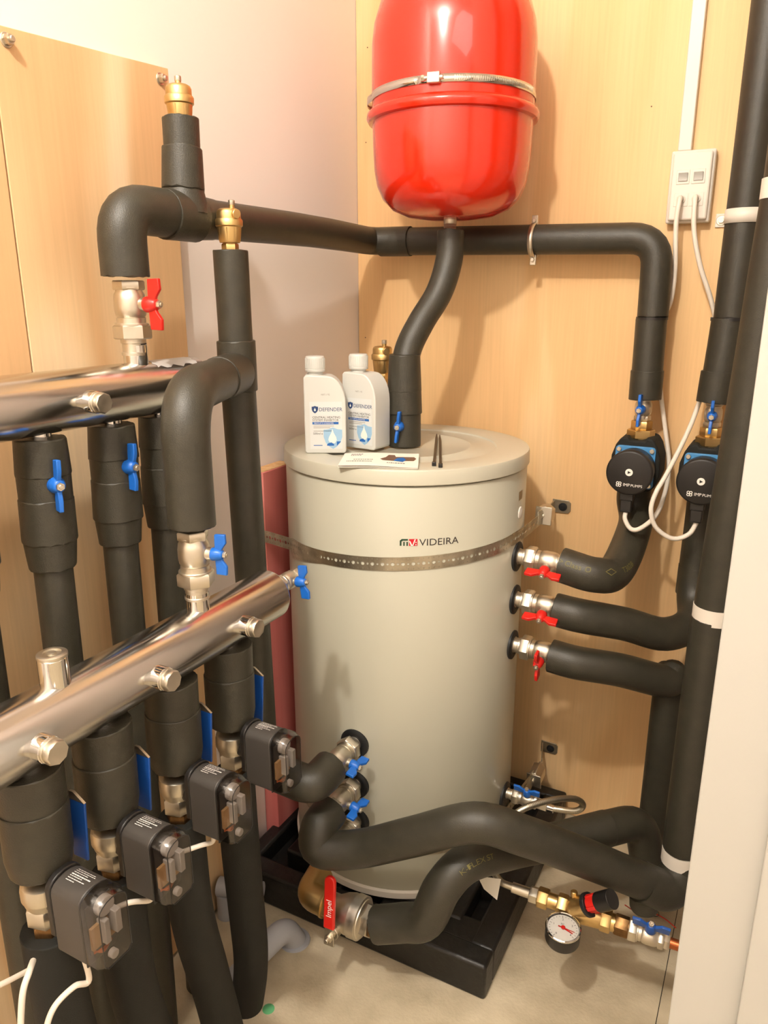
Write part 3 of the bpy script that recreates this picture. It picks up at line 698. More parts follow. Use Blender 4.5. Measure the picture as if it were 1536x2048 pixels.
# grey waste pipes on the floor
pv = thing('waste_pipe', 'pale grey plastic waste pipe elbow turning into the floor', 'pipe', (.215, -.77, 0), 'grey waste pipes')
e = at(560, 1862, z=.05); e0 = V((.06, -.83, .048))
part('pipe_run', MB().tube(line((.196, -.98, .042), (.214, -.84, .050)), .0235, 28), 'pvc_grey', pv)
part('elbow', MB().tube(rounded([(.211, -.86, .049), (.228, -.765, .056), (.236, -.740, .0)], .04), .0265, 28), 'pvc_grey', pv)
part('floor_flange', MB().lathe([(.036, .0005), (.035, .004), (.029, .005)], 28, Mx.Translation((.236, -.740, 0))), 'pvc_grey', pv)
pv2 = thing('waste_pipe', 'pale grey plastic pipe stub behind the last zone pipe', 'pipe', (.12, -.72, 0), 'grey waste pipes')
q = at(520, 1785, y=-.73)
part('pipe_run', MB().tube(line(q+V((-.10, -.03, 0)), q), .0225, 28), 'pvc_grey', pv2)
part('socket_lip', MB().tube(line(q+V((-.012, -.0036, 0)), q+V((.004, .0012, 0))), .025, 28), 'pvc_grey', pv2)
part('riser', MB().tube(line(q+V((-.085, -.0255, -q.z+.001)), q+V((-.085, -.0255, -.015))), .0215, 24), 'pvc_grey', pv2)
gp = at(537, 2018, z=0)
single('paint_mark', MB().lathe([(.013, .0002), (.012, .0008), (0, .001)], 14, Mx.Translation((gp.x, gp.y, 0))), 'green_paint', 'small green paint dab on the concrete floor', 'paint mark')

# ------------------------------------------------------------------ front ports of the tank
for k_, z in enumerate((.491, .385, .289)):
    ball_valve(('blue handle ball valve on the highest front tank port', 'blue handle ball valve on the middle front tank port', 'ball valve half hidden on the lowest front tank port')[k_],
               (.336, -.624-.066, z), (0, -1, -.0), (.95, 0, -.12), 'blue_plastic', False, -1, 1.15, tail=.008, nip=.014, hs=.9)
pipe('insulated_pipe', 'black insulated pipe from highest front tank port going left', [
    ('elbow_tube', rounded([(.336, -.728, .491), (.336, -.795, .489), (.235, -.782, .482)], .05), .0385)])
J = [(.336, -.730, .385), (.337, -.778, .378), (.350, -.792, .342), at(720, 1697, y=-.765), at(830, 1672, y=-.75), at(950, 1645, y=-.73), at(1050, 1672, y=-.68), at(1150, 1708, y=-.60), at(1250, 1748, y=-.52), at(1325, 1778, y=-.45)]
jt = pipe('insulated_pipe', 'thick black insulated pipe crossing low in front of tank to right post pipe', [
    ('long_tube', catmull(J, 6), .0385),
    ('end_tee', rounded([at(1280, 1762, y=-.49), at(1335, 1785, y=-.45), (1.02, -.405, .255), (1.02, -.40, .285)], .03), .042),
    ('lower_stub', line(at(1288, 1772, y=-.485), at(1288, 1812, y=-.475), 3), .030)])
# ------------------------------------------------------------------ big red lever valve and its pipe
RVY, RVZ = -.762, .172
rv = thing('lever_valve', 'large ball valve with long red lever low before the tank', 'valve', (.375, RVY, RVZ-.04))
M = pose((.402, RVY, RVZ), (1, 0, 0), (0, -1, 0))
part('valve_body', MB().lathe([(.024, -.052), (.028, -.050), (.028, -.034), (.032, -.026), (.039, -.014), (.043, 0), (.043, .022), (.0435, .024), (.042, .026), (.040, .034), (.028, .040)], 40, M), 'nickel', rv)
part('body_collar', MB().lathe([(.040, .008), (.0450, .010), (.0450, .030), (.040, .032)], 40, M), 'nickel', rv)
part('outlet_hex', MB().hexnut(.034, .034, .054, M, ph=.2), 'nickel', rv)
part('inlet_hex', MB().hexnut(.030, -.068, -.046, M, ph=.1), 'brass', rv)
part('adaptor_nut', MB().hexnut(.029, .054, .066, M, ph=.4), 'bronze', rv)
sd = V((0.02, -1, .14)).normalized(); sp = V((.385, RVY, RVZ-.024))
part('stem_housing', MB().cyl(.014, .03, .052, pose(sp, sd), 24).cyl(.008, .048, .068, pose(sp, sd), 16), 'nickel', rv)
lm = pose(sp+sd*.062, sd, (-.03, 0, 1))
lo = part('lever', MB().prism([(-.018, -.012), (.03, -.010), (.03, .010), (-.018, .012)], 0, .003, lm), 'nickel', rv, bev=.0008)
lev = [(.022, -.0125), (.128, -.0125)]+[(.128+.0125*math.sin(R_(a_)), -.0125*math.cos(R_(a_))) for a_ in range(15, 180, 15)]+[(.128, .0125), (.022, .0125)]
part('lever_grip', MB().prism(lev, -.003, .007, lm), 'red_plastic', lo, bev=.003, bseg=3)
part('lever_mark', text(MB(), 'Impel', .018, lambda a_, b_: lm @ V((.050+a_, -.0065+b_, .0073))), 'ink_white', lo, smooth=0)
part('lever_nut', MB().hexnut(.0085, .003, .011, lm).cyl(.005, .011, .017, lm, 14), 'nickel', lo)
part('brass_elbow', MB().tube(rounded([(.342, RVY, RVZ), (.292, RVY, RVZ+.002), (.288, -.700, RVZ+.012)], .035), .030, 28).cyl(.032, 0, .006, pose((.336, RVY, RVZ), (1, 0, 0)), 28), 'brass', rv)
K = [(.464, RVY, RVZ-.001), at(806, 1845, y=-.752), at(852, 1838, y=-.75), at(885, 1775, y=-.735), at(935, 1725, y=-.69), at(1020, 1700, y=-.60), at(1120, 1680, y=-.50), at(1215, 1655, y=-.41)]
kt = pipe('insulated_pipe', 'black insulated pipe from red lever valve running under the crossing pipe', [
    ('long_tube', catmull(K, 7), .0385),
    ('end_elbow', rounded([at(1190, 1663, y=-.43), at(1282, 1640, y=-.335), at(1300, 1760, y=-.32)], .05), .0385)])
def on_tube(path, t0, ang, r, flip=1):
    """map (u along, v around) onto a bent tube; ang measured from straight up toward the room"""
    ln = [0]
    for i in range(1, len(path)): ln.append(ln[-1]+(path[i]-path[i-1]).length)
    def fn(u, v_):
        d = min(max(t0+u, 0), ln[-1]-1e-5); j = max(q_ for q_ in range(len(ln)) if ln[q_] <= d); j = min(j, len(path)-2)
        p = path[j].lerp(path[j+1], (d-ln[j])/(ln[j+1]-ln[j])); t = (path[j+1]-path[j]).normalized()
        upv = V((0, 0, 1)); upv = (upv-t*upv.dot(t)).normalized(); out = t.cross(upv)
        a_ = R_(ang)-v_/r
        return p+(upv*math.cos(a_)+out*math.sin(a_))*(r+.0006)
    return fn
kp = catmull(K, 7)
part('pipe_print', text(MB(), 'K-FLEX ST', .0145, on_tube(kp, .255, 60, .0385)), 'ink_olive', kt, smooth=0)

# ------------------------------------------------------------------ right hand tank ports
RL = [('red handle ball valve on the highest right tank port', False), ('red handle ball valve on the middle right tank port', False), ('red handle ball valve turned shut on the lowest right tank port', True)]
for z, (lab, ac) in zip((.889, .785, .672), RL):
    ball_valve(lab, (TX+TR+.073, TY, z-.001), (1, 0, -.03), (.22, -.92, -.30), 'red_plastic', ac, -1, 1.16, tail=.02, nip=.018, hs=.98)
P1 = [(.700, TY, .886), (.775, TY+.004, .874), at(1250, 1132, y=-.25), at(1270, 1050, y=-.13), (FX, -.092, .985), (FX, -.092, 1.02)]
p1p = rounded(P1, [.06, .05, .05, .04])
p1 = pipe('insulated_pipe', 'black insulated elbow from highest right tank port up to first pump', [('elbow_tube', catmull([P1[0], V(P1[1]), P1[2]+V((-.012, -.03, 0)), P1[3], P1[4], P1[5]], 8), .0385)])
p1c = catmull([P1[0], V(P1[1]), P1[2]+V((-.012, -.03, 0)), P1[3], P1[4], P1[5]], 8)
part('pipe_print', text(MB(), '> Class 0', .017, on_tube(p1c, .0, 66, .0385)), 'ink_olive', p1, smooth=0)
part('pipe_number', text(MB(), 'T3028', .017, on_tube(p1c, .112, 66, .0385)), 'ink_olive', p1, smooth=0)
dm = on_tube(p1c, .09, 66, .0385)
part('print_diamond', MB().add([dm(-.009, .005), dm(0, -.003), dm(.009, .005), dm(0, .013), dm(-.0065, .005), dm(0, -.001), dm(.0065, .005), dm(0, .011)], [[0, 1, 5, 4], [1, 2, 6, 5], [2, 3, 7, 6], [3, 0, 4, 7]]), 'ink_olive', p1, smooth=0)
BX, BY = .955, -.088
P2 = [(.694, TY, .779), (.75, TY+.003, .774), at(1250, 1248, y=-.29), at(1330, 1268, y=-.23), (.965, -.16, .735), (BX, BY-.01, .80), (BX, BY, 1.01)]
pipe('insulated_pipe', 'black insulated pipe from middle right tank port up to second pump', [('long_tube', catmull(P2, 7), .0375), ('elbow_wrap', line((BX, BY-.006, .775), (BX, BY-.002, .845), 3), .0395)])
P3 = [(.692, TY, .665), (.75, TY+.003, .66), at(1240, 1340, y=-.30), at(1330, 1362, y=-.23)]
d3 = at(1345, 1345, y=-.20)
p3 = pipe('insulated_pipe', 'black insulated pipe from lowest right tank port turning down to floor', [
    ('long_tube', catmull([V(p) for p in P3]+[d3], 7), .0375),
    ('elbow_cap', line(d3+V((.004, .0, -.04)), d3+V((.0, 0, .024)), 4), lambda t: .036 if t < .7 else .036-.018*(t-.7)/.3),
    ('down_tube', line((.936, -.195, d3.z-.0), (.936, -.195, .003), 5), .036)])

# ------------------------------------------------------------------ circulator pumps (local: pipe along Z, motor toward -Y)
def pump(label, x, y, z):
    t = thing('circulator_pump', label, 'pump', m=Mx.Translation((x, y, z)), local=True, group='circulator pumps')
    YM = Mx(((1, 0, 0, 0), (0, 0, -1, 0), (0, 1, 0, 0), (0, 0, 0, 1)))       # prism axis -> -Y
    shell = [(-.036, .062), (-.020, .066), (-.016, .058), (.016, .058), (.020, .066), (.036, .062), (.046, .046), (.054, .020), (.055, -.02), (.047, -.046), (.034, -.060), (-.034, -.060), (-.047, -.046), (-.055, -.02), (-.054, .020), (-.046, .046)]
    part('insulation_shell', MB().prism(shell, -.045, .045, YM), 'foam_dull', t, bev=.006, key='pshell', bseg=3)
    pc_ = []
    for cx, cy, a0 in ((.036, .038, 0), (-.036, .038, 90), (-.036, -.042, 180), (.036, -.042, 270)):
        pc_ += [(cx+.008*math.cos(R_(a0+b_)), cy+.008*math.sin(R_(a0+b_))) for b_ in (0, 30, 60, 90)]
    fp = part('motor_flange', MB().prism(pc_, .040, .052, YM), 'blue_plate', t, bev=.001, key='pflange')
    for sx, sz in ((-.036, .038), (.036, .038), (-.036, -.042), (.036, -.042)):
        part('flange_screw', MB().cyl(.0052, .052, .057, Mx.Translation((sx, 0, sz)) @ YM, 14), 'nickel', fp, key=('pscrew', sx, sz))
    DZ = Mx.Translation((0, 0, -.004)) @ YM
    part('motor_can', MB().lathe([(.046, .05), (.0475, .054), (.0485, .092), (.0495, .095)], 48, DZ), 'bronze' if 0 else 'black_plastic', t, key='pcan')
    fc = part('face_plate', MB().lathe([(.0495, .094), (.0505, .0955), (.0505, .108), (.049, .1105), (.046, .1115), (0, .1118)], 56, DZ), 'pump_face', t, key='pface')
    fy = -.1121
    pr = MB(); ring = [(.0082*math.cos(R_(a_)), .0082*math.sin(R_(a_))) for a_ in range(0, 360, 15)]
    pr.add([(a_, fy, b_-.002) for a_, b_ in ring], [list(range(24))])
    part('start_button', pr, 'ink_white', fc, smooth=0, key='pbtn')
    part('start_symbol', MB().add([(-.0028, fy-.0004, -.0055), (.0044, fy-.0004, -.002), (-.0028, fy-.0004, .0015)], [[0, 1, 2]]), 'pump_face', fc, smooth=0, key='ptri')
    lg = MB(); f = flat((-.011, fy, -.034), (1, 0, 0), (0, 0, 1))
    text(lg, 'IMP', .0098, f); text(lg, 'PUMPS', .0086, lambda a_, b_: f(a_+.0165, b_))
    part('lettering', lg, 'ink_white', fc, smooth=0, key='ptext')
    kn = MB()
    for a0 in range(0, 360, 90):
        c = (-.020+.0036*math.cos(R_(a0+45)), -.0305+.0036*math.sin(R_(a0+45)))
        o_ = [(c[0]+.0034*math.cos(R_(b_)), c[1]+.0034*math.sin(R_(b_))) for b_ in range(0, 360, 30)]; i_ = [(c[0]+.0018*math.cos(R_(b_)), c[1]+.0018*math.sin(R_(b_))) for b_ in range(0, 360, 30)]
        kn.add([(p_[0], fy-.0001*a0/90, p_[1]) for p_ in o_+i_], [[j, (j+1) % 12, 12+(j+1) % 12, 12+j] for j in range(12)])
    part('knot_logo', kn, 'ink_white', fc, smooth=0, key='pknot')
    part('plug_socket', MB().box((-.018, -.102, -.070), (.012, -.072, -.050)), 'black_plastic', t, bev=.002, key='psock')
    part('power_plug', MB().box((-.016, -.100, -.098), (.010, -.070, -.068)), 'black_plastic', t, bev=.003, key='pplug')
    part('union_nut', MB().hexnut(.0315, .058, .078, ph=.3).cyl(.027, .055, .06), 'brass', t, key='pnut')
    part('union_tail', MB().hexnut(.0235, .078, .098, ph=.1), 'brass', t, key='ptail')
    return t
PZ1 = 1.076
pump('circulator pump with full round face left of the two', FX+.002, -.09, PZ1)
pump('circulator pump partly behind the tall right pipe', BX-.004, -.09, PZ1-.004)
ball_valve('blue handle ball valve above the left pump', (FX+.002, -.088, PZ1+.126), (0, 0, 1), (-.05, -1, .05), 'blue_plastic', False, 1, .92, tail=0, nip=.006, tmat='bronze')
ball_valve('blue handle ball valve above the right pump', (BX-.004, -.088, PZ1+.122), (0, 0, 1), (.0, -1, .05), 'blue_plastic', False, 1, .92, tail=0, nip=.006, tmat='bronze')
# rear right vertical pipe with its white saddle
br = pipe('insulated_pipe', 'black insulated pipe rising up the plywood beside the socket', [
    ('upper_tube', line((BX+.012, -.076, 2.35), (BX+.010, -.076, 1.405), 6), .0385),
    ('middle_tube', line((BX+.006, -.079, 1.402), (BX+.002, -.083, 1.29), 4), .0380),
    ('lower_wrap', line((BX+.0, -.084, 1.292), (BX-.003, -.086, 1.225), 3), .0400)])
part('cable_tie', MB().tube(line((BX+.010, -.078, 1.399), (BX+.010, -.078, 1.406), 1), .0392, 28).box((BX-.033, -.085, 1.3985), (BX-.028, -.079, 1.406)), 'black_plastic', br)
sdl = thing('pipe_saddle', 'white saddle clip with screw beside the power socket', 'clip', (.96, -.04, 1.595), 'white pipe saddles')
vv = []; n = 18
for i in range(n+1):
    a = R_(180+180*i/n)
    for zz in (1.594, 1.622): vv.append((BX+.011+.0398*math.cos(a), -.076+.0398*math.sin(a), zz))
vv = [(BX+.011-.0398, -.002, 1.594), (BX+.011-.0398, -.002, 1.622)]+vv+[(BX+.011+.0398, -.002, 1.594), (BX+.011+.0398, -.002, 1.622)]
part('band', MB().add(vv, [[2*i, 2*i+2, 2*i+3, 2*i+1] for i in range(n+2)]), 'pvc_white', sdl, solid=.002)
part('foot', MB().box((.902, -.0045, 1.594), (BX-.028, -.0005, 1.622)), 'pvc_white', sdl, bev=.001)
part('saddle_screw', MB().cyl(.0105, 0, .002, pose((.914, -.0045, 1.608), (0, -1, 0)), 20).hexnut(.0065, .002, .007, pose((.914, -.0045, 1.608), (0, -1, 0))), 'nickel', sdl)
# front right vertical pipe by the door frame
FPX_, FPY = 1.018, -.405
pipe('insulated_pipe', 'tall black insulated pipe right beside the white door frame', [
    ('upper_tube', line((FPX_+.030, FPY+.004, 2.45), (FPX_+.026, FPY, 1.632), 5), .0385),
    ('middle_tube', line((FPX_+.025, FPY, 1.608), (FPX_, FPY, .872), 6), .0385),
    ('lower_tube', line((FPX_-.002, FPY, .850), (FPX_-.003, FPY, .315), 6), .0395)])
for z, r, lab in ((1.620, .0395, 'white saddle round the right pipe, high up by the frame'), (.861, .0395, 'white saddle round the right pipe, at mid height'), (.297, .039, 'white saddle round the right pipe, low above the crossing pipe')):
    t = thing('pipe_saddle', lab, 'clip', (FPX_, FPY, z-.016), 'white pipe saddles')
    part('band', MB().lathe([(r-.003, -.016), (r, -.016), (r, .016), (r-.003, .016)], 36, Mx.Translation((FPX_+(.025 if z > 1.5 else 0 if z > .5 else -.003), FPY, z))), 'pvc_white', t)
    part('lug', MB().box((FPX_+.03, FPY-.010, z-.016), (1.0895, FPY+.010, z+.016)), 'pvc_white', t, bev=.001)

# ------------------------------------------------------------------ socket, conduit, pump cables
cdt = single('conduit', MB().box((.811, -.018, 1.752), (.839, -.0005, 2.949)), 'pvc_white', 'white mini trunking running up the plywood from the socket', 'conduit', bev=.002)
so = thing('power_socket', 'white double switched power socket on the plywood wall', 'socket', (.846, -.02, 1.605))
part('back_box', MB().box((.801, -.028, 1.604), (.891, -.0005, 1.751)), 'pvc_white', so, bev=.004)
part('face_plate', MB().box((.806, -.036, 1.609), (.886, -.027, 1.746)), 'pvc_white', so, bev=.005, bseg=3)
for sx in (-.0155, .0155):
    part('switch_bezel', MB().box((.846+sx-.0135, -.0375, 1.682), (.846+sx+.0135, -.0355, 1.711)), 'pvc_white', so, bev=.001)
    part('rocker', MB().prism([(-.0085, 0), (.0085, 0), (.0085, .003), (0, .0018), (-.0085, .006)], -.0095, .0095, Mx(((0, 0, 1, .846+sx), (0, -1, 0, -.037), (-1, 0, 0, 1.6965), (0, 0, 0, 1)))), 'white_paint', so, bev=.001)
    part('cord_plate', MB().box((.846+sx-.0145, -.0372, 1.637), (.846+sx+.0145, -.0355, 1.664)), 'pvc_white', so, bev=.001)
    part('cord_grommet', MB().lathe([(.0095, 0), (.0095, .003), (.0075, .004), (.005, .002), (.0045, 0)], 24, pose((.846+sx, -.0365, 1.652), (0, -1, 0))), 'pvc_white', so)
s1 = V((.8305, -.036, 1.652)); s2 = V((.8615, -.036, 1.652))
c1 = [s1, s1+V((.0, -.018, -.004)), at(1352, 450, y=-.060), at(1350, 540, y=-.055), at(1342, 600, y=-.05), at(1327, 640, y=-.045), at(1318, 720, y=-.04), at(1322, 790, y=-.04), at(1332, 870, y=-.045), at(1338, 930, y=-.06), at(1330, 985, y=-.11), at(1312, 1030, y=-.18), at(1282, 1056, y=-.225), at(1262, 1058, y=-.225), at(1250, 1038, y=-.195), V((FX-.001, -.175, PZ1-.095))]
cable('power_cable', 'white pump cable looping from socket to the left pump', c1, .0052, 'white pump cables', n=6)
c2 = [s2, s2+V((.0, -.018, -.004)), at(1388, 460, y=-.060), at(1400, 530, y=-.055), at(1422, 600, y=-.04), at(1432, 660, y=-.02), at(1420, 740, y=-.025), at(1400, 800, y=-.06), at(1375, 865, y=-.11), at(1335, 945, y=-.17), at(1312, 985, y=-.20), at(1302, 1020, y=-.21), at(1312, 1055, y=-.205), at(1345, 1077, y=-.195), at(1378, 1068, y=-.185), at(1394, 1042, y=-.178), V((BX-.007, -.175, PZ1-.099))]
cable('power_cable', 'white pump cable looping from socket to the right pump', c2, .0052, 'white pump cables', n=6)

# ------------------------------------------------------------------ drain port with braided hose
ball_valve('blue handle drain valve low on the right side of the tank', (TX+TR+.058, TY-.002, .272), (1, 0, -.02), (.05, -.35, .93), 'blue_plastic', False, -1, .82, tail=.03, nip=.020)
bh = thing('braided_hose', 'looped braided steel filling hose low on the right', 'hose', (.74, -.36, .2))
HP = catmull([V((.715, TY-.002, .268)), at(1150, 1622, y=-.335), at(1166, 1610, y=-.33), at(1150, 1598, y=-.36), at(1110, 1599, y=-.41), at(1060, 1612, y=-.46), at(1022, 1635, y=-.49), at(990, 1680, y=-.53), at(985, 1730, y=-.57), at(1000, 1762, y=-.60), at(1028, 1775, y=-.603)], 8)
part('hose', MB().tube(HP, .0072, 14), 'braid' if 'braid' in MATS else 'nickel', bh)
rb = MB(); ln = 0
for i in range(2, len(HP)-2):
    for h in (0, .5):
        c = HP[i].lerp(HP[i+1], h); rb.tube([c-(HP[i+1]-HP[i]).normalized()*.0009, c+(HP[i+1]-HP[i]).normalized()*.0009], .0076, 12, caps=False)
part('braid_ribs', rb, 'galv', bh)
part('ferrule', MB().tube(line(V((.700, TY-.002, .2685)), V((.724, TY-.002, .268)), 2), .0095, 20), 'bright_steel', bh)
tg = at(995, 1755, y=-.615)
part('paper_tag', MB().add([at(955, 1752, y=-.60), at(1002, 1758, y=-.622), at(994, 1800, y=-.628), at(968, 1778, y=-.610)], [[0, 1, 2, 3]]), 'paper', bh, solid=.0006, smooth=0)

# ------------------------------------------------------------------ brass filling valve line with gauge
A = at(1018, 1772, y=-.603); B = at(1362, 1893, y=-.585)
dl = (B-A).normalized(); LL = (B-A).length
def fx(t): return A+dl*(LL*t)
fv = thing('filling_valve', 'brass filling valve with red cartridge and gauge near floor', 'valve', fx(.35))
FM = pose(A, dl, (0, 0, 1)); q = lambda t: LL*t
part('hose_tail', MB().cyl(0.0110, q(.02), q(.14), FM, 20), 'nickel', fv)
part('hose_nut', MB().hexnut(0.0169, q(.13), q(.185), FM), 'nickel', fv)
part('inlet_nut', MB().hexnut(0.0206, q(.18), q(.245), FM, ph=.3), 'brass', fv)
part('inlet_thread', MB().cyl(0.0156, q(.24), q(.31), FM, 20), 'brass', fv)
part('inlet_hex', MB().hexnut(0.0219, q(.30), q(.36), FM, ph=.2), 'brass', fv)
part('body', MB().lathe([(.015, q(.35)), (.022, q(.38)), (.024, q(.45)), (.021, q(.55)), (.0155, q(.60))], 28, FM), 'brass', fv)
cdv = V((.62, -.10, .55)).normalized(); cb_ = fx(.40)+V((0, 0, .002))
CM = pose(cb_, cdv, (0, 0, 1))
part('cartridge_neck', MB().cyl(.0215, -.004, .036, CM, 28), 'brass', fv)
part('cartridge_seal', MB().cyl(.0235, .034, .043, CM, 28), 'rubber', fv)
part('red_cartridge', MB().cyl(.0165, .041, .066, CM, 24).box((-.019, -.004, .043), (.019, .004, .064), CM).box((-.004, -.019, .043), (.004, .019, .064), CM), 'red_plastic', fv, bev=.001)
part('cartridge_knob', MB().cyl(.0195, .064, .100, CM, 28), 'black_plastic', fv, bev=.002)
part('test_point', MB().cyl(.0055, 0, .034, pose(fx(.40), (-.1, .1, 1)), 14).cyl(.007, .030, .040, pose(fx(.40), (-.1, .1, 1)), 14), 'brass', fv)
part('outlet_nut', MB().hexnut(.0230, q(.555), q(.615), FM, ph=.35), 'brass', fv)
part('outlet_thread', MB().cyl(.0175, q(.50), q(.645), FM, 22), 'brass', fv)
part('reducer', MB().hexnut(.0205, q(.635), q(.715), FM, ph=.1).cyl(.0175, q(.71), q(.74), FM, 22), 'bronze', fv)
part('copper_pipe', MB().cyl(.0105, q(.90), q(1.12), FM, 20), 'copper', fv)
ga = at(1126, 1858, y=-.652); gn = V((.03, -.10, 1)).normalized(); GM = pose(ga, gn, V((1, .3, 0)))
pg = thing('pressure_gauge', 'round white faced pressure gauge with red needle', 'gauge', ga)
part('gauge_case', MB().lathe([(.020, -.030), (.033, -.028), (.0345, -.024), (.0345, .003), (.031, .005), (.031, .002), (0, .002)], 48, GM), 'black_plastic', pg)
part('dial', MB().lathe([(.0322, .0021), (0, .0024)], 48, GM), 'ink_white', pg)
part('bezel_rim', MB().lathe([(.0335, .002), (.0352, .003), (.0352, .006), (.033, .0072), (.0318, .0055)], 48, GM, caps=False), 'bright_steel', pg)
tk_ = MB()
for i in range(21):
    a = R_(225-13.5*i); r0 = .0255 if i % 5 else .0235; Mt = GM @ Mx.Rotation(a, 4, 'Z')
    tk_.add([(r0, -.0004, .0028), (.028, -.0004, .0028), (.028, .0004, .0028), (r0, .0004, .0028)], [[0, 1, 2, 3]], Mt)
for i in range(5):
    a = R_(225-67.5*i); gx, gy = .0195*math.cos(a), .0195*math.sin(a)
    text(tk_, str(i), .0065, lambda u, v_, gx=gx, gy=gy: GM @ V((gx+u-.0015, gy+v_-.002, .0028)))
text(tk_, 'bar', .005, lambda u, v_: GM @ V((u-.004, v_+.008, .0028)))
part('scale', tk_, 'ink_dark', pg, smooth=0)
part('needle', MB().prism([(-.010, -.0012), (.022, -.0005), (.024, 0), (.022, .0005), (-.010, .0012)], .0036, .0042, GM @ Mx.Rotation(R_(-18), 4, 'Z')).cyl(.0042, .0032, .0065, GM, 20), 'red_plastic', pg, smooth=0)
part('set_pointer', MB().prism([(-.002, -.0014), (.021, -.0010), (.021, .0010), (-.002, .0014)], .0030, .0034, GM @ Mx.Rotation(R_(-30), 4, 'Z')), 'red_plastic', pg, smooth=0)
part('glass', MB().lathe([(.0322, .0062), (.02, .0068), (0, .007)], 40, GM), 'glass', pg)
part('gauge_stem', MB().tube([ga-gn*.026, ga-gn*.028+(fx(.40)-(ga-gn*.028))*.5, fx(.40)], .007, 14), 'brass', pg)
ball_valve('blue handle ball valve on the filling line by the door frame', fx(.83), dl, (-.1, -.35, .9), 'blue_dark', False, -1, .9, tail=.012, nip=.010)
# red capillary string with plastic ring on the floor
rw = thing('red_string', 'thin red string with a small ring lying near the door frame', 'string', at(1310, 1830, z=.002))
part('string', MB().tube(catmull([at(1250, 1810, z=.06), at(1275, 1825, z=.02), at(1305, 1826, z=.004), at(1330, 1838, z=.003), at(1352, 1856, z=.003)], 6), .0013, 8), 'red_plastic', rw)
rc = at(1308, 1828, z=.004)
part('ring', MB().tube([rc+V((.011*math.cos(j*.314), .011*math.sin(j*.314), .003)) for j in range(21)], .0008, 6), 'black_plastic', rw)

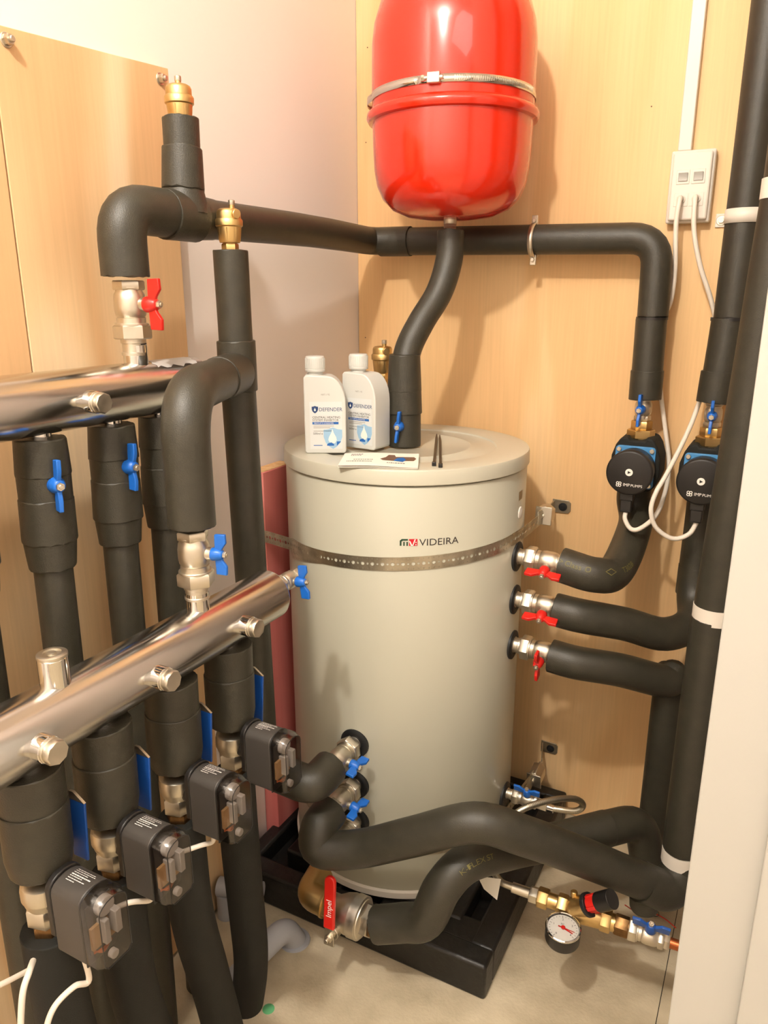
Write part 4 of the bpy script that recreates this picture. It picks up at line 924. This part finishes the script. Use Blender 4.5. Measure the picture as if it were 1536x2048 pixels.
# ------------------------------------------------------------------ things on the tank lid
def bottle(label, pos, yaw):
    M = Mx.Translation(V(pos)) @ Mx.Rotation(yaw, 4, 'Z')
    t = thing('inhibitor_bottle', label, 'bottle', m=M, local=True, group='white inhibitor bottles on the tank')
    W, H, D = .0445, .168, .030
    ol = [(-W+.004, 0), (W-.004, 0), (W, .004), (W, .105)]
    for j in range(1, 8):
        a_ = R_(90*j/7.); ol.append((.006+(W-.006)*math.cos(a_), .105+(H-.107)*math.sin(a_)))
    ol += [(-W+.005, H), (-W, H-.006), (-W, .004)]
    YM = Mx(((1, 0, 0, 0), (0, 0, -1, 0), (0, 1, 0, 0), (0, 0, 0, 1)))
    part('bottle_body', MB().prism(ol, -D, D, YM), 'bottle_white', t, bev=.009, bseg=4, key='bbody', smooth=60)
    cx = -.0205
    part('neck', MB().cyl(.0165, H-.002, H+.012, Mx.Translation((cx, 0, 0)), 28), 'bottle_white', t, key='bneck')
    cap = MB().lathe([(.0205, H+.005), (.0215, H+.0065), (.0215, H+.010), (.0208, H+.0105), (.0208, H+.034), (.019, H+.0375), (0, H+.0385)], 40, Mx.Translation((cx, 0, 0)))
    for j in range(30):
        a_ = 2*math.pi*j/30; cap.box((.0204, -.0009, H+.012), (.0215, .0009, H+.033), Mx.Translation((cx, 0, 0)) @ Mx.Rotation(a_, 4, 'Z'))
    part('cap', cap, 'bottle_white', t, key='bcap')
    fy = -D-.0003
    lb = part('label', MB().box((-.033, fy-.0002, .010), (.036, fy+.0002, .112)), 'label_white', t, key='blabel', smooth=0)
    def P(y_): return lambda u, v_: V((u, fy-y_, v_))
    sh = lambda cx_, cz, s_, y_: [(cx_+a_*s_, fy-y_, cz+b_*s_) for a_, b_ in ((-1, .9), (-.5, .95), (0, 1.15), (.5, .95), (1, .9), (1, .1), (.8, -.5), (.4, -.95), (0, -1.2), (-.4, -.95), (-.8, -.5), (-1, .1))]
    dp = lambda cx_, cz, s_, y_: [(cx_+a_*s_, fy-y_, cz+b_*s_) for a_, b_ in ((0, 1), (.14, .5), (.42, 0), (.5, -.35), (.3, -.72), (0, -.82), (-.3, -.72), (-.5, -.35), (-.42, 0), (-.14, .5))]
    part('shield_print', MB().add(sh(.016, .034, .020, .0004), [list(range(12))]), 'ink_pale', lb, smooth=0, key='bsh')
    part('drop_print', MB().add(dp(.015, .036, .018, .0006), [list(range(10))]), 'ink_white', lb, smooth=0, key='bdp')
    part('emblem_drop', MB().add(dp(-.0215, .0955, .0042, .0008), [list(range(10))]), 'ink_white', lb, smooth=0, key='bdp2')
    part('emblem_print', MB().add(sh(-.0215, .0955, .0068, .0005), [list(range(12))]), 'ink_navy', lb, smooth=0, key='bem')
    tx = MB(); text(tx, 'DEFENDER', .0112, lambda u, v_: P(.0005)(u-.0132, v_+.0918), sx=.92)
    part('brand_print', tx, 'ink_navy', lb, smooth=0, key='btx1')
    tx = MB(); text(tx, 'CENTRAL HEATING', .0066, lambda u, v_: P(.0005)(u-.0275, v_+.0765), sx=1.02); part('name_print', tx, 'ink_dark', lb, smooth=0, key='btx2a'); tx = MB(); text(tx, 'SYSTEM INHIBITOR', .0066, lambda u, v_: P(.0005)(u-.0275, v_+.0705), sx=1.0)
    part('title_print', tx, 'ink_dark', lb, smooth=0, key='btx2b'); tx = MB(); text(tx, '500ml e', .0064, lambda u, v_: P(.0005)(u-.0265, v_+.0415))
    part('volume_print', tx, 'ink_dark', lb, smooth=0, key='btx2')
    bar = MB().add([(-.0275, fy-.0004, .0635), (.0285, fy-.0004, .0635), (.0285, fy-.0004, .0688), (-.0275, fy-.0004, .0688)], [[0, 1, 2, 3]])
    bar.add([(-.026, fy-.0004, .0170), (-.007, fy-.0004, .0170), (-.007, fy-.0004, .0186), (-.026, fy-.0004, .0186)], [[0, 1, 2, 3]])
    part('blue_bar', bar, 'ink_blue', lb, smooth=0, key='bbar')
    tx = MB(); text(tx, 'TREATS UP TO 10 RADIATORS', .0040, lambda u, v_: P(.0007)(u-.0245, v_+.0648), sx=.78)
    part('bar_print', tx, 'ink_white', lb, smooth=0, key='btx3')
    sq = MB().add([(.024, fy-.0007, .017), (.0335, fy-.0007, .017), (.0335, fy-.0007, .0265), (.024, fy-.0007, .0265)], [[0, 2, 3]]).add([(.003, fy-.0007, .017), (.018, fy-.0007, .017), (.018, fy-.0007, .021), (.012, fy-.0007, .0245), (.006, fy-.0007, .0225), (.003, fy-.0007, .020)], [list(range(6))])
    part('house_print', sq, 'ink_blue', lb, smooth=0, key='bsq')
    gl = MB()
    for j, ll in enumerate((.044, .036, .0, .042)):
        if ll: gl.add([(-.0255, fy-.0004, .0595-j*.0036), (-.0255+ll, fy-.0004, .0595-j*.0036), (-.0255+ll, fy-.0004, .0605-j*.0036), (-.0255, fy-.0004, .0605-j*.0036)], [[0, 1, 2, 3]])
    text(gl, 'N07.1 92', .0050, lambda u, v_: P(.0)(u-.008, v_+.1255))
    part('small_print', gl, 'ink_grey', lb, smooth=0, key='bgl')
    return t
bottle('white inhibitor bottle at the left, label facing front', (.205, -.507, LIDZ), R_(30))
bottle('white inhibitor bottle next to the blue handled wrap', (.2600, -.4235, LIDZ), R_(-6))
# leaflet
bk = thing('leaflet', 'folded white instruction leaflet lying on the tank lid', 'leaflet', (.36, -.55, LIDZ))
Q = [at(676, 932, z=1.125), at(836, 936, z=1.125), at(838, 908, z=1.125), at(690, 908, z=1.125)]
def leaf(z0, z1, bend):
    b = MB(); n = 10; vs_ = []
    for i in range(n+1):
        s_ = i/n; e = bend*math.sin(math.pi*s_*1.5)
        for P0, P1_ in ((Q[0], Q[1]), (Q[3], Q[2])):
            p = P0.lerp(P1_, s_); vs_.append((p.x, p.y, LIDZ+z0+e)); 
    return b.add(vs_, [[2*i, 2*i+2, 2*i+3, 2*i+1] for i in range(n)])
for z_, bd in ((.0012, .0), (.0030, .0006), (.0050, .0012)):
    sheet_ = part('page', leaf(z_, z_, bd), 'paper', bk, solid=.0006, smooth=0)
def lf(u, v_, h=.0064):
    p = Q[0].lerp(Q[1], u); r_ = Q[3].lerp(Q[2], u); p = p.lerp(r_, v_); return V((p.x, p.y, LIDZ+h+.0012*math.sin(math.pi*u*1.5)-.0008))
ip = MB()
for u0, u1, v0 in ((.08, .40, .28), (.16, .40, .42), (.10, .22, .75), (.10, .24, .84), (.60, .82, .22)):
    u = u0
    while u < u1:
        d = .012+.016*random.random(); ip.add([lf(u, v0), lf(u+d, v0), lf(u+d, v0+.055), lf(u, v0+.055)], [[0, 1, 2, 3]]); u += d+.008
part('print_lines', ip, 'ink_grey', sheet_, smooth=0)
part('product_picture', MB().add([lf(a_, b_) for a_, b_ in ((.50, .52), (.54, .42), (.66, .40), (.94, .44), (.97, .60), (.94, .72), (.70, .70), (.68, .84), (.60, .84), (.57, .66))], [list(range(10))]), 'ink_brown', sheet_, smooth=0)
part('picture_accent', MB().add([lf(a_, b_, .0067) for a_, b_ in ((.68, .40), (.80, .34), (.84, .50), (.80, .66), (.72, .60))], [list(range(5))]), 'ink_blue', sheet_, smooth=0)
# cable ties
for (h0, t0, lab) in (((868, 928), (873.5, 866), 'black cable tie on the tank lid, left of the pair'), ((881, 931), (879.5, 868), 'black cable tie on the tank lid, right of the pair')):
    a = at(*h0, z=LIDZ+.004); b = at(*t0, z=LIDZ+.003); d = (b-a); L = d.length
    t = thing('cable_tie', lab, 'cable tie', (a.x, a.y, LIDZ), 'black cable ties on the lid')
    M = pose(a, d, (0, 0, 1))
    part('tie_head', MB().box((-.0035, -.0042, -.005), (.0045, .0042, .005), M), 'black_plastic', t, bev=.001)
    part('tie_strap', MB().prism([(-.003, -.0027), (-.0012, -.0027), (-.0012, .0027), (-.003, .0027)], .004, L*.86, M), 'black_plastic', t)
    part('tie_tip', MB().prism([(-.003, -.0025), (-.0012, -.0025), (-.0012, .0025), (-.003, .0025)], L*.86, L, M, taper=.4), 'black_plastic', t)
